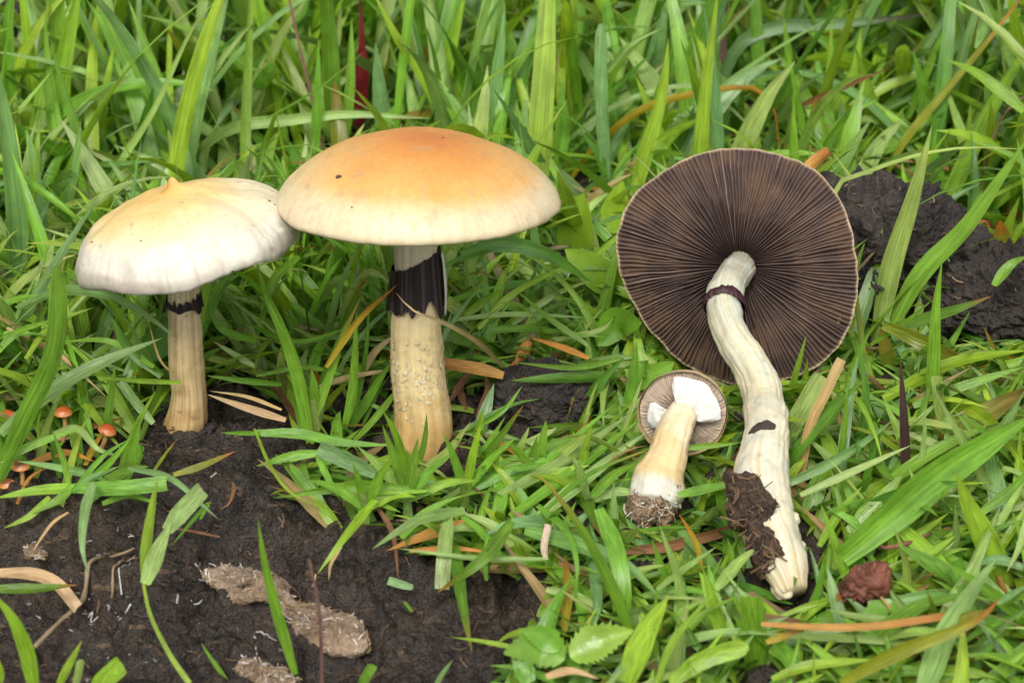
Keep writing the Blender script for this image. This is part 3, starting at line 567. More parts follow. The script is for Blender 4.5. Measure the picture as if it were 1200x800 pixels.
def blade(pts, w, col, mode=0.0, prof='', label=None, roll=None, name=None, parent=None, lift=0.0):
    pts = np.asarray(pts, float); n = len(pts)
    if isinstance(mode, tuple):                       # lying: heights above the ground at the two ends and an arch
        s = np.concatenate([[0], np.cumsum(np.hypot(*np.diff(pts, axis=0).T))]); s /= s[-1]
        P = [on_ground(x, y, mode[0] + (mode[1] - mode[0]) * t + (mode[2] if len(mode) > 2 else 0) * 4 * t * (1 - t)) for (x, y), t in zip(pts, s)]
    else:                                             # standing: rooted at the first point, leaning by `mode` cm in depth
        g0 = on_ground(*pts[0], -.05 + lift); d0 = (g0 - CAM) @ FW
        s = np.concatenate([[0], np.cumsum(np.hypot(*np.diff(pts, axis=0).T))]); s /= s[-1]
        P = [at_depth(x, y, d0 - .55 * (pts[0][1] - y) * d0 / FPX * .55 + mode * t) for (x, y), t in zip(pts, s)]
    K = 105 if prof == 'serr' else 16
    C = spline(P, K); d = float(np.mean((C - CAM) @ FW)); W = wprof(np.linspace(0, 1, K), prof) * (w * d / FPX / 2)
    T = norm(np.gradient(C, axis=0)); s = norm(np.cross(T, norm(C - CAM))); nn = np.cross(T, s)
    a = math.radians(brng.uniform(-28, 28) if roll is None else roll); tw = np.linspace(-.25, .25, K) * brng.uniform(-1, 1)
    Sd = s * np.cos(a + tw)[:, None] + nn * np.sin(a + tw)[:, None]
    b, tp, ts = G[col]; j = brng.uniform(.88, 1.12); hue = np.array([brng.uniform(.92, 1.1), 1, brng.uniform(.8, 1.2)])
    fold = brng.uniform(.12, .38) * (1 if brng.random() < .7 else -1)
    if prof in ('leaf', 'serr'): fold = .22
    V, F, c, uv = blade_batch(C[None], Sd[None], W[None], np.array([fold]), (np.array(b) * j * hue)[None], (np.array(tp) * j * hue)[None], np.array([ts]))
    dry = col in ('s', 'o', 'n', 'm', 'w', 'p'); mat = M_STRAW if dry else (M_LEAF if prof in ('leaf', 'serr') else M_GRASS)
    if parent is not None: return put(name or 'blade', V, F, mat, parent, col=c, uv=uv + brng.uniform(0, 50), label=label)
    nm = name or ('dry_grass_leaf' if dry else 'grass_leaf'); cat = {'leaf': 'leaf', 'serr': 'leaf'}.get(prof, 'grass blade')
    size = 'broad ' if w >= 19 else ('thin ' if w < 8 else '')
    ch = pts[-1] - pts[0]; ln = np.hypot(*ch); dev = np.abs(np.cross(ch, pts - pts[0])).max() / ln ** 2; size = ('short ' if ln < 75 else ('long ' if ln > 185 else '')) + ('curved ' if dev > .10 else ('straight ' if dev < .03 else '')) + ('square-torn ' if prof == 'cut' else '') + (size if prof != 'cut' else '')
    rise = abs(pts[-1][1] - pts[0][1]) > 1.1 * abs(pts[-1][0] - pts[0][0])
    lb = label or f"{size}{CN[col]} grass blade {'standing' if (not isinstance(mode, tuple) and rise) else ('leaning' if not isinstance(mode, tuple) else 'lying')} {region(*pts[0])}"
    return put(nm, V, F, mat, None, P[0], c, uv + brng.uniform(0, 50), label=lb, cat=cat, group=None if label else lb.replace(' blade ', ' blades '))
# ---- blades seen singly in the photograph: path root to tip (photo pixels on their ground or height), width, colour, lean or heights
BL = [
 # turf behind the white pointed cap
 ([(48, 235), (72, 80), (96, -25)], 30, 'y'), ([(125, 262), (106, 200), (76, 108), (60, 48)], 16, 'g'), ([(92, 270), (135, 200), (180, 130), (225, 35), (258, -4)], 9, 'l', -1.0),
 ([(214, 235), (225, 150), (245, 70), (270, -15)], 22, 'b'), ([(205, 230), (170, 120), (140, 55), (108, -15)], 27, 'g'), ([(250, 228), (215, 183), (175, 155), (128, 131)], 17, 'b'),
 ([(42, 194), (90, 193), (150, 191), (206, 182)], 9, 'd', (1.2, 1.6, .2)), ([(14, 372), (18, 270), (10, 170), (-4, 70)], 30, 'b'), ([(34, 355), (37, 270), (42, 170)], 15, 'y'),
 ([(-8, 8), (25, 28), (62, 58)], 15, 'b', (2.5, 2.2)), ([(30, 240), (34, 180), (41, 112)], 11, 'g'), ([(-10, 196), (45, 222), (85, 252), (110, 272)], 11, 'g', (2.6, 1.6, .4)),
 ([(-8, 470), (25, 380), (70, 300), (116, 231)], 15, 'b', 0.4), ([(20, 190), (35, 150), (22, 80)], 12, 'd'), ([(120, 185), (140, 120), (128, 60)], 18, 'g'), ([(170, 130), (178, 60), (185, -10)], 16, 'y'),
 ([(150, 50), (165, 20), (180, -10)], 16, 'l'), ([(255, 120), (275, 80), (300, 35)], 15, 'l'), ([(262, 135), (290, 110), (325, 88)], 16, 'y'), ([(85, 260), (112, 215), (150, 170)], 12, 'd'),
 ([(60, 300), (85, 210), (95, 140)], 16, 'b'), ([(160, 240), (130, 190), (108, 150)], 15, 'g'), ([(190, 225), (205, 150), (228, 70)], 7, 'y'),
 # turf behind the orange-topped cap
 ([(239, 208), (243, 168), (285, 147), (340, 141), (410, 134), (505, 139)], 15, 'l', -.6, '', 'long pale green grass blade arching level above the orange-topped cap'),
 ([(384, 205), (376, 160), (362, 100), (350, 50), (336, -15)], 5, 'm', 0, 'stalk', 'thin mauve-brown dead stalk rising from behind the orange-topped cap'),
 ([(423, 152), (421, 120), (424, 70), (424, 40), (422, -5)], 21, 'r', 0, 'spear', 'crimson spear-shaped grass sheath standing in the turf behind the orange-topped cap'),
 ([(532, 210), (515, 130), (490, 80), (465, 45), (436, -12)], 19, 'y', .2), ([(490, 200), (468, 90), (441, 5)], 6, 'd'), ([(352, 208), (310, 168), (272, 122)], 16, 'gy'),
 ([(312, 139), (370, 106), (428, 60)], 3.5, 'gy', (3, 5)), ([(505, 180), (520, 90), (546, -10)], 22, 'y'), ([(480, 100), (505, 45), (530, 15)], 14, 'b', .5, 'cut'), ([(575, 200), (582, 100), (592, 5)], 19, 'b'),
 ([(366, 215), (372, 120), (373, 45)], 13, 'g'), ([(296, 112), (308, 95), (323, 78)], 17, 'g', (1.5, 3), 'round'), ([(330, 190), (320, 100), (335, 10)], 22, 'y'), ([(345, 150), (390, 60), (400, 0)], 16, 'l'),
 ([(400, 190), (410, 100), (412, 20)], 14, 'g'), ([(455, 180), (445, 110), (440, 50)], 22, 'b'), ([(550, 190), (556, 120), (565, 60)], 18, 'g'), ([(600, 190), (570, 110), (545, 40)], 14, 'd'), ([(540, 160), (543, 140), (547, 115)], 8, 'y'),
 ([(270, 150), (282, 70), (310, -5)], 18, 'g'), ([(340, 110), (360, 60), (395, 25)], 15, 'l'),
 # turf behind the dark-gilled cap
 ([(815, 290), (820, 180), (827, 100), (842, -15)], 20, 'y', 0, '', 'broad upright yellow-green grass blade rising behind the dark-gilled cap'),
 ([(636, 196), (662, 167), (720, 124), (780, 103), (822, 103), (860, 130), (906, 178)], 7.5, 'l', -.3, '', 'thin pale green blade arching over towards the dark-gilled cap'),
 ([(668, 212), (700, 170), (755, 127), (830, 107), (885, 104), (907, 128), (913, 182)], 10, 'ya', -.5, '', 'yellow-orange dying grass blade bent over above the dark-gilled cap'),
 ([(738, 250), (758, 175), (776, 110), (783, 45)], 19, 'y'), ([(712, 230), (705, 120), (704, 28)], 15, 'b', 0, 'round'), ([(672, 160), (655, 105), (640, 60), (598, 6)], 6, 'gr', .4), ([(712, 85), (740, 52), (777, 33)], 7, 'l', (3.0, 4.2, .3)),
 ([(848, 230), (880, 150), (905, 105), (932, 72)], 27, 'l'), ([(755, 140), (770, 70), (782, -10)], 19, 'b'), ([(838, 120), (865, 55), (910, 33), (985, 28), (1088, 17)], 17, 'bp', -.2, '', 'long grey-green blade with purple tip arching level behind the dark-gilled cap'),
 ([(722, 230), (700, 180), (678, 150)], 12, 'd'), ([(770, 165), (795, 150), (822, 138)], 9, 'y', (1.8, 2.6)), ([(650, 210), (662, 150), (655, 90)], 15, 'g'), ([(690, 140), (682, 80), (690, 20)], 15, 'd'), ([(735, 120), (730, 50), (755, -10)], 26, 'y'),
 ([(620, 150), (640, 80), (655, 10)], 17, 'b'), ([(800, 110), (808, 50), (805, -10)], 16, 'l'), ([(960, 180), (970, 90), (975, 15)], 12, 'y'), ([(620, 90), (610, 40), (600, 0)], 15, 'g'), ([(862, 120), (848, 60), (855, 0)], 10, 'm'),
 ([(650, 230), (652, 190), (656, 100)], 7, 'g'), ([(760, 210), (800, 160), (815, 120)], 14, 'd'), ([(720, 200), (733, 170), (737, 145)], 10, 'g'), ([(668, 205), (648, 160), (642, 150)], 20, 'y'), ([(920, 150), (925, 80), (918, 20)], 14, 'g'),
 # beyond the large clod
 ([(1034, 215), (1060, 165), (1110, 105), (1160, 45), (1206, -14)], 11, 'yo', 0, '', 'long slanting green stalk turning orange at the tip beyond the large black clod'), ([(985, 165), (1020, 135), (1070, 112), (1102, 88), (1150, 80)], 8, 'b', -.4), ([(930, 128), (965, 112), (1042, 80)], 8, 'n', (1.5, 3)),
 ([(932, 215), (946, 165), (957, 112)], 15, 'go', -.4), ([(1112, 190), (1150, 110), (1186, 30)], 32, 'y'), ([(958, 222), (978, 185), (993, 140)], 15, 'y', -.3), ([(1000, 225), (1030, 170), (1058, 140)], 22, 'l'),
 ([(972, 385), (966, 290), (980, 219), (1020, 200), (1070, 183), (1130, 173), (1206, 175)], 6.5, 'l', -.7, '', 'thin pale green stalk arching across the top of the large black clod'), ([(1145, 270), (1160, 175), (1180, 130), (1206, 110)], 4, 'm', 0, 'stalk'), ([(960, 160), (1000, 90), (1010, 30)], 17, 'y'), ([(1040, 110), (1030, 50), (1010, 0)], 12, 'b'),
 ([(1075, 180), (1085, 120), (1070, 60)], 20, 'g'), ([(1180, 190), (1165, 130), (1160, 90)], 14, 'l'), ([(900, 90), (935, 45), (940, -5)], 20, 'b'), ([(1130, 100), (1120, 40), (1128, -5)], 14, 'g'), ([(1170, 240), (1190, 190), (1204, 150)], 14, 'b'),
 ([(1060, 205), (1050, 175), (1052, 150)], 24, 'l'), ([(1110, 240), (1095, 180), (1098, 150)], 12, 'g'), ([(1200, 130), (1150, 90), (1110, 70)], 16, 'y', (3, 4)), ([(1140, 55), (1165, 20), (1200, 10)], 16, 'b', (3, 4)),
 # against the clod
 ([(1027, 402), (1043, 315), (1068, 235), (1092, 148)], 27, 'l', -1.2, '', 'broad pointed grass blade with pale scars standing before the black clod'), ([(1036, 400), (1078, 322), (1130, 268), (1175, 205), (1206, 160)], 24, 'g', -1.2, '', 'broad green blade slanting up across the face of the black clod'),
 ([(1018, 392), (1028, 315), (1034, 266)], 11, 'y', -.3), ([(1090, 520), (1094, 420), (1097, 360), (1104, 306)], 18, 'g', -.5), ([(1038, 388), (1080, 374), (1120, 362), (1162, 347)], 17, 'go', (.8, 1.8)), ([(1092, 436), (1112, 405), (1137, 364)], 10, 'g'),
 ([(1020, 404), (1060, 378), (1092, 352)], 7, 'g', (1.0, 2.3)), ([(1035, 380), (1085, 402), (1150, 436)], 19, 'ol', (1.6, .8, .2)), ([(1035, 468), (1085, 440), (1130, 421), (1206, 410)], 18, 'y', (.8, 1.8)), ([(1070, 475), (1130, 452), (1206, 428)], 13, 'g', (.8, 1.6)),
 ([(1206, 478), (1175, 430), (1153, 383)], 13, 'ol', .2), ([(1200, 620), (1150, 556), (1118, 498), (1091, 449)], 13, 'l', -.5), ([(985, 652), (1040, 606), (1095, 560), (1150, 524), (1210, 487)], 46, 'g', (.8, 1.7, .3), '', 'very broad ribbed green grass blade slanting through the turf'),
 ([(1108, 530), (1150, 490), (1210, 452)], 32, 'ol', (.6, 1.3)), ([(1062, 575), (1060, 500), (1055, 420)], 13, 'p', -.3, '', 'dark purple withered shoot standing in the grass'), ([(1000, 560), (1015, 470), (1005, 400)], 13, 'd'), ([(1130, 540), (1105, 490), (1098, 440)], 14, 'l', 0, 'cut'),
 ([(990, 470), (1000, 430), (1020, 385)], 11, 'g'), ([(1165, 470), (1150, 440), (1130, 425)], 8, 'l', (.6, 1.0)), ([(1180, 330), (1178, 280), (1195, 230)], 16, 'y'), ([(1165, 335), (1185, 310), (1205, 300)], 14, 'g', (1.8, 2.3)), ([(1166, 312), (1175, 290), (1183, 262)], 9, 'go'),
 ([(1095, 235), (1105, 222), (1110, 205)], 14, 'g'), ([(965, 225), (958, 205), (975, 178)], 8, 'y'),
 # beside the long stem
 ([(935, 585), (948, 505), (970, 455), (986, 421)], 12, 's', -.3, 'cut', 'straw-coloured dead blade standing beside the soil-caked stem'), ([(912, 560), (925, 510), (945, 472), (964, 440)], 22, 'l', -.4, 'cut', 'torn broad green blade beside the long bent stem'),
 ([(925, 566), (990, 532), (1048, 491)], 14, 'b', (.8, 1.5)), ([(938, 580), (1000, 552), (1069, 521)], 10, 'l', (.8, 1.4)), ([(978, 590), (988, 515), (995, 438)], 9, 'g', -.3), ([(918, 500), (932, 440), (945, 393)], 10, 'y', -.6), ([(938, 470), (944, 440), (946, 420)], 9, 'y', -.5), ([(962, 450), (968, 420), (973, 398)], 7, 'g'),
 ([(1072, 585), (1082, 520), (1085, 475)], 8, 'l'), ([(995, 625), (1030, 590), (1058, 555)], 26, 'y', (.5, 1.3)), ([(1182, 700), (1160, 640), (1135, 590), (1121, 555)], 34, 'y', -.5, '', 'broad pointed bright green blade standing in the right-hand turf'.replace('right-hand ', '')),
 ([(1076, 830), (1108, 745), (1145, 685), (1169, 652)], 33, 'b', (.7, 1.9), '', 'broad grey-green blade lying in the turf near the orange-brown straw'), ([(985, 800), (1050, 765), (1110, 742), (1150, 722), (1172, 700)], 20, 'yo', (.9, 2.0, .2), '', 'curved yellowing blade with brown tip lying over the grey-green one'),
 ([(905, 744), (1000, 748), (1075, 755), (1122, 755)], 10, 'l', (.9, .8)), ([(892, 731), (960, 735), (1030, 733), (1113, 721)], 10, 'o', (1.3, 1.2), 'cut', 'orange-brown dry straw lying level on the grass below the soil-caked stem'), ([(898, 752), (918, 745), (940, 738)], 10, 'ya', (1.0, 1.1)),
 ([(1058, 722), (1063, 685), (1060, 650), (1047, 616)], 12, 'l', -.4), ([(1002, 705), (982, 645), (962, 590)], 13, 'g', -.3), ([(988, 680), (1012, 636), (1030, 598)], 9, 'y', -.3), ([(1140, 692), (1100, 665), (1052, 638)], 24, 'g', (.5, 1.4)), ([(1102, 720), (1122, 688), (1144, 652)], 9, 'l', (.8, 1.5)),
 ([(1050, 726), (1005, 722), (968, 714)], 10, 'l', (.7, 1.0)), ([(905, 796), (950, 780), (1025, 772)], 15, 'y', (.7, 1.2)), ([(1182, 800), (1186, 765), (1150, 728)], 11, 'g', (.5, 1.2)), ([(1168, 706), (1206, 684)], 9, 'b', (1.2, 1.2)), ([(1112, 668), (1120, 630), (1119, 590)], 12, 'l', -.3), ([(1085, 652), (1120, 627)], 9, 'y', (.9, 1.1)),
 ([(945, 720), (960, 690), (966, 650)], 11, 'g', -.3), ([(1135, 760), (1155, 750), (1160, 720)], 8, 'l', -.2), ([(1015, 680), (1060, 660), (1110, 640)], 12, 'y', (.4, .9)), ([(940, 800), (925, 770), (905, 755)], 20, 'g', (.3, .8), 'cut'), ([(1000, 792), (1060, 786), (1120, 790)], 16, 'g', (.5, .7)), ([(1140, 800), (1150, 770), (1180, 740)], 12, 'd', (.5, .8)),
 ([(1200, 665), (1170, 655), (1130, 662)], 13, 'b', (.7, .9)), ([(1165, 625), (1185, 590), (1204, 560)], 10, 'l', (.9, 1.5)), ([(1150, 600), (1190, 570), (1206, 545)], 14, 'g', (.9, 1.4)), ([(1010, 590), (1020, 540), (1035, 500)], 10, 'd'), ([(1030, 560), (1022, 510), (1012, 480)], 11, 'g'), ([(960, 640), (985, 600), (1010, 570)], 12, 'y', (.4, 1.0)),
 ([(1206, 600), (1195, 640), (1180, 670)], 10, 'l', (1.3, .8)), ([(1195, 720), (1150, 738), (1120, 760)], 10, 'g', (.6, .6)), ([(1135, 720), (1180, 730), (1206, 745)], 12, 'd', (.5, .7)), ([(945, 640), (935, 660), (930, 690)], 9, 'g', (.4, .6)), ([(1060, 600), (1110, 570), (1160, 565)], 8, 'y', (1.0, 1.3)),
 # around the small mushroom
 ([(615, 620), (680, 638), (735, 662), (776, 703)], 21, 'b', (.8, .5, .5), '', 'broad grey-green blade arching down below the small mushroom'), ([(702, 596), (722, 645), (729, 690), (728, 715)], 21, 'g', (1.4, .6, .3), 'cut', 'torn drooping green blade hanging over the grey-green one'),
 ([(630, 592), (662, 620), (676, 660), (673, 708)], 10, 'g', (1.0, .5, .5)), ([(640, 655), (638, 640), (643, 614)], 9, 'w', (.7, 1.3), 'cut', 'small curled whitish dry leaf scrap standing in the grass'), ([(660, 738), (664, 690), (662, 650)], 15, 'ya', (.5, .8)),
 ([(800, 735), (795, 680), (772, 612)], 11, 'l', -.4), ([(788, 705), (774, 660), (764, 632)], 11, 'g', -.3), ([(802, 718), (830, 680), (847, 652)], 9, 'g', -.2), ([(728, 646), (790, 638), (855, 620)], 13, 'n', (.25, .3), 'cut', 'brown dead flattened blade under the small mushroom'), ([(822, 668), (815, 635), (796, 602)], 8, 'ya', (.5, .7)),
 ([(735, 800), (755, 745), (783, 698)], 32, 'y', (.8, 1.3)), ([(785, 800), (825, 772), (877, 756)], 22, 'y', (.8, 1.3), 'round', 'rounded bright green blade tip near the serrated leaves'), ([(885, 795), (884, 745), (881, 698)], 28, 'g', -.4, 'cut', 'short square-torn broad green blade beside the orange-brown straw'),
 ([(838, 690), (865, 660), (888, 640)], 15, 'l', (.6, .9)), ([(770, 800), (790, 750), (840, 690)], 10, 'y', (.9, 1.3)), ([(850, 700), (858, 655), (852, 630)], 10, 'g', -.2), ([(745, 700), (800, 690), (850, 700)], 10, 'g', (.4, .6)), ([(850, 790), (870, 745), (860, 720)], 14, 'g', -.2), ([(700, 800), (716, 785), (712, 772)], 22, 'l', -.2, 'cut'),
 ([(640, 690), (680, 700), (715, 720)], 11, 'l', (.6, .6)), ([(690, 650), (700, 700), (695, 740)], 15, 'b', (.8, .6)), ([(640, 655), (680, 690), (712, 712)], 13, 'g', (.5, .5)), ([(795, 620), (830, 655), (860, 690)], 14, 'b', (.4, .4)), ([(850, 620), (845, 590), (835, 560)], 12, 'g', -.2), ([(870, 640), (850, 600), (840, 585)], 10, 'd'),
 ([(795, 580), (830, 572), (872, 565)], 13, 'g', (.9, .9)), ([(800, 525), (830, 522), (870, 518)], 8, 'g', (1.0, 1.1)), ([(735, 560), (750, 545), (772, 540)], 12, 'g', (.4, .6)), ([(755, 770), (765, 735), (770, 690)], 9, 'g', -.2), ([(820, 760), (800, 735), (790, 720)], 15, 'd', (.6, .9)), ([(770, 690), (810, 660), (840, 640)], 9, 'l', (.7, .9)),
 ([(818, 800), (822, 775), (850, 735)], 8, 'y', (.7, 1.1)), ([(620, 800), (612, 780), (600, 765)], 26, 'g', (.6, .9)), ([(690, 800), (665, 775), (640, 770)], 12, 'd', (.6, .7)), ([(640, 792), (670, 785), (702, 795)], 11, 's', (.9, .8)),
 # over the edge of the wet mud
 ([(526, 600), (522, 640), (518, 690)], 18, 'l', (.9, .35, .2), 'cut'), ([(600, 610), (565, 655), (511, 695)], 18, 'go', (1.2, .5, .2), '', 'green blade with torn brown tip drooping onto the mud'), ([(533, 640), (541, 700), (553, 764)], 16, 'gy', (.7, .4, .15), '', 'yellow-tipped green blade hanging down over the black mud'),
 ([(545, 612), (500, 627), (453, 645)], 15, 'o', (.45, .35), '', 'orange-brown dead leaf lying on the mud edge'), ([(640, 655), (560, 654), (464, 642)], 7, 'l', (.8, .9)), ([(545, 598), (490, 610), (436, 643)], 16, 'b', (.9, .8, .2)), ([(346, 790), (325, 720), (310, 660), (302, 606)], 15, 'g', -1.2, '', 'single green blade standing alone in the bare mud'),
 ([(378, 815), (376, 740), (372, 700), (362, 655)], 6, 'm', -1.0, 'stalk', 'brown dead stalk standing against the pale crust'), ([(440, 585), (405, 628), (372, 672)], 12, 'y', (.7, .35, .2)), ([(420, 812), (427, 795), (437, 778)], 13, 'g', -.2, 'cut'), ([(508, 808), (518, 790), (531, 772)], 7, 'b', -.2), ([(610, 760), (570, 752), (528, 746)], 6.5, 'y', (.6, .7)),
 ([(640, 735), (600, 742), (580, 755)], 9, 'y', (.5, .6)), ([(480, 575), (445, 570), (395, 572), (320, 583)], 14, 'g', (.8, .5, .1)), ([(500, 575), (440, 577), (388, 580)], 6, 'y', (.8, .7)), ([(298, 502), (318, 548), (345, 580), (400, 602)], 4.5, 'y', (.8, .6, .2)), ([(440, 555), (410, 541), (373, 525)], 19, 'b', (.6, 1.0), 'cut', 'glossy grey-green cut blade near the foot of the stout stem'),
 ([(375, 530), (340, 534), (300, 546)], 13, 'g', (.8, .6)), ([(362, 575), (355, 550), (358, 530)], 12, 'gy', (.2, .6)), ([(372, 535), (385, 560), (400, 588)], 9, 'g', (.8, .4)), ([(560, 650), (555, 620), (558, 590)], 9, 'g', -.2), ([(600, 640), (575, 615), (540, 600)], 14, 'l', (.6, .9)), ([(470, 630), (500, 600), (540, 580)], 12, 'g', (.5, .8)),
 ([(420, 600), (440, 590), (470, 600)], 9, 'g', (.5, .5)), ([(590, 655), (560, 620), (520, 590)], 10, 'g', (.7, .9)), ([(570, 680), (568, 650), (572, 625)], 7, 'g', (.5, .9)), ([(400, 640), (388, 660), (385, 680)], 5, 's', (.3, .2)), ([(440, 590), (460, 625), (467, 680)], 7, 'n', (.4, .3)), ([(370, 672), (366, 695), (366, 715)], 3, 's', (.3, .1)),
 ([(480, 645), (530, 642), (580, 648)], 7, 'o', (.4, .5)),
 # around the stout stem
 ([(364, 520), (352, 455), (336, 400), (312, 345), (300, 305)], 17, 'g', -.4, '', 'long green blade of the tuft between the two standing stems'), ([(362, 510), (378, 450), (400, 395), (422, 350)], 13, 'gy', -.3), ([(382, 430), (420, 375), (466, 333)], 9, 'ya', (1.5, 3.4)), ([(402, 510), (414, 455), (418, 365)], 13, 'g', -.3), ([(412, 500), (428, 420), (433, 352)], 7, 'd', -.2), ([(370, 490), (390, 464), (412, 443)], 10, 'y', -.2),
 ([(412, 500), (438, 455), (462, 418)], 13, 'g', -.1), ([(425, 498), (442, 460), (458, 438)], 6, 'd'), ([(374, 452), (415, 441), (466, 432)], 8, 's', (1.0, 1.1)), ([(590, 440), (560, 432), (518, 426)], 15, 'o', (1.0, 1.2), 'cut', 'orange-brown flattened straw beside the stout stem'),
 ([(590, 430), (562, 402), (525, 380), (485, 364), (464, 343)], 7, 's', (1.0, 3.4, .55), '', 'long dry straw bent across the front of the stout stem'), ([(425, 438), (440, 412), (466, 390)], 9, 's', (.9, 2.0)), ([(300, 507), (350, 508), (400, 518), (462, 522)], 13, 'g', (.5, .6)), ([(482, 580), (466, 515), (449, 481)], 13, 'g', -.7), ([(490, 548), (498, 515), (500, 484)], 8, 'g', -.5),
 ([(480, 560), (520, 535), (552, 494)], 15, 'l', -.3), ([(545, 560), (572, 520), (592, 488)], 9, 'g', -.3), ([(545, 566), (580, 520), (614, 474)], 11, 'go', -.3), ([(570, 595), (580, 550), (586, 518)], 9, 'g', -.3), ([(555, 530), (560, 505), (566, 478)], 14, 'y', -.2), ([(560, 500), (590, 480), (612, 452)], 7, 'g', (.8, 1.4)),
 ([(728, 441), (660, 443), (598, 446)], 16, 'd', (.9, 1.1), '', 'dark green flattened blade lying level over the small clod'), ([(728, 420), (670, 430), (600, 424)], 9, 'g', (1.2, 1.3)), ([(735, 500), (742, 445), (746, 400)], 17, 'g', -.2), ([(672, 500), (700, 452), (732, 418)], 15, 'd', -.1), ([(580, 572), (650, 532), (722, 472)], 11, 'g', (.6, 1.4)), ([(585, 580), (660, 540), (742, 482)], 15, 'l', (.6, 1.2)),
 ([(598, 605), (680, 545), (755, 488)], 14, 'g', (.6, 1.1)), ([(632, 605), (700, 550), (758, 506)], 17, 'l', (.6, .9)), ([(572, 550), (640, 525), (716, 497)], 12, 'g', (.5, .8)), ([(673, 590), (684, 535), (694, 495)], 14, 'y', -.5), ([(612, 575), (622, 540), (630, 510)], 13, 'g', -.4), ([(632, 604), (690, 556), (765, 524)], 7, 'gy', (1.0, 1.3)), ([(600, 545), (616, 510), (620, 500)], 9, 'l'),
 ([(345, 420), (328, 360), (322, 315)], 14, 'd'), ([(395, 400), (385, 340), (390, 290)], 16, 'g'), ([(440, 390), (425, 330), (430, 285)], 13, 'd'), ([(360, 390), (345, 330), (340, 290)], 14, 'y'), ([(455, 400), (450, 350), (452, 300)], 14, 'g'), ([(375, 370), (372, 320), (362, 285)], 15, 'g'), ([(410, 330), (402, 300), (398, 285)], 5, 's'),
 ([(530, 420), (545, 360), (552, 305)], 10, 'g'), ([(600, 420), (620, 340), (632, 305)], 9, 'd'), ([(540, 300), (585, 286), (640, 298), (695, 332)], 20, 'd', (2.6, 1.6, .5), '', 'dark green blade arching below the edge of the orange-topped cap'), ([(530, 375), (600, 368), (690, 372)], 7, 'l', (1.2, 1.2)), ([(535, 400), (600, 385), (710, 395)], 10, 'g', (.8, 1.0)), ([(640, 400), (640, 350), (637, 310)], 7, 'l'), ([(560, 385), (600, 345), (665, 310)], 9, 'y', (1., 2)),
 ([(600, 380), (650, 345), (700, 325)], 9, 'l', (.9, 1.6)), ([(690, 405), (640, 370), (605, 340)], 8, 'g', (.9, 1.6)), ([(650, 398), (700, 388), (720, 372)], 8, 'l', (.8, 1.0)), ([(545, 370), (570, 350), (590, 338)], 11, 'y', (1.2, 1.7)), ([(700, 268), (715, 225), (735, 185)], 15, 'd', -.2), ([(702, 262), (725, 254), (745, 248)], 7, 'd', (2.0, 2.3)), ([(690, 420), (655, 406), (620, 395)], 9, 'o', (.7, .9)),
 ([(560, 420), (550, 395), (545, 390)], 14, 's', (.6, .6)), ([(620, 400), (605, 425), (590, 430)], 15, 'o', (.7, .5)), ([(625, 455), (618, 445), (612, 440)], 12, 'o', (.5, 1.0)), ([(640, 470), (615, 462), (600, 440)], 7, 'n', (.3, .9)), ([(545, 480), (540, 455), (550, 430)], 9, 'n', (.15, .5)), ([(560, 490), (572, 460), (568, 436)], 12, 'n', (.1, .6)), ([(528, 470), (548, 440), (575, 420)], 10, 'n', (.3, .9)),
 ([(350, 300), (320, 330), (300, 400)], 12, 'g', (2.4, 1.0)), ([(300, 385), (350, 400), (420, 380)], 8, 'g', (1.2, 1.6)), ([(330, 410), (390, 395), (460, 400)], 9, 'l', (.9, 1.2)), ([(300, 440), (360, 430), (420, 445)], 7, 'g', (.8, 1.0)),
 # near the slender stem
 ([(-14, 590), (30, 490), (60, 425), (69, 370), (67, 313)], 25, 'g', -.8, 'round', 'long broad green blade standing in front of the white pointed cap'), ([(0, 508), (60, 458), (120, 424), (190, 396)], 19, 'b', (1.2, 2.4, .2)), ([(20, 362), (70, 342), (125, 346), (172, 370), (208, 398)], 15, 'b', (2.2, 2.2, .5), '', 'grey-green blade arching beneath the white pointed cap'),
 ([(-8, 488), (18, 448), (38, 416)], 18, 'y', -.3), ([(96, 515), (99, 480), (100, 445)], 13, 'd'), ([(212, 448), (165, 446), (113, 442)], 7, 'y', (1.2, 1.6)), ([(8, 384), (65, 412), (125, 465)], 6, 's', (1.8, .8)), ([(207, 441), (187, 420), (172, 370)], 3, 's', (1.3, 2.4)), ([(235, 608), (243, 590), (200, 640)], 6, 'g', (.5, .6)),
 ([(58, 582), (35, 604), (4, 619)], 9, 'y', (.6, .35)), ([(150, 548), (200, 560), (240, 594), (256, 608)], 9, 'b', (.8, .4, .2)), ([(148, 565), (158, 515), (166, 485)], 14, 'g', -.3), ([(42, 560), (55, 500), (72, 462)], 11, 'l', -.4), ([(62, 508), (90, 502), (115, 526), (145, 535)], 9, 'l', (.9, .6, .3)), ([(180, 496), (160, 472), (141, 447)], 11, 'b', (.6, 1.2), 'cut'), ([(122, 520), (130, 465), (135, 428)], 11, 'g', -.3),
 ([(138, 560), (160, 500), (182, 458)], 10, 'g', -.4), ([(70, 560), (62, 520), (60, 495)], 9, 'd', -.2), ([(85, 575), (120, 535), (150, 515)], 8, 'g', (.7, 1.2)), ([(203, 556), (235, 546), (277, 528)], 9, 'yo', (.3, .45), '', 'yellow blade with a brown tip lying on mud beside the slender stem'), ([(305, 508), (258, 507)], 6, 'g', (.5, .8)), ([(335, 492), (290, 478), (243, 462)], 10, 's', (.5, .9)), ([(330, 480), (290, 465), (246, 458)], 5, 's', (.6, .9)),
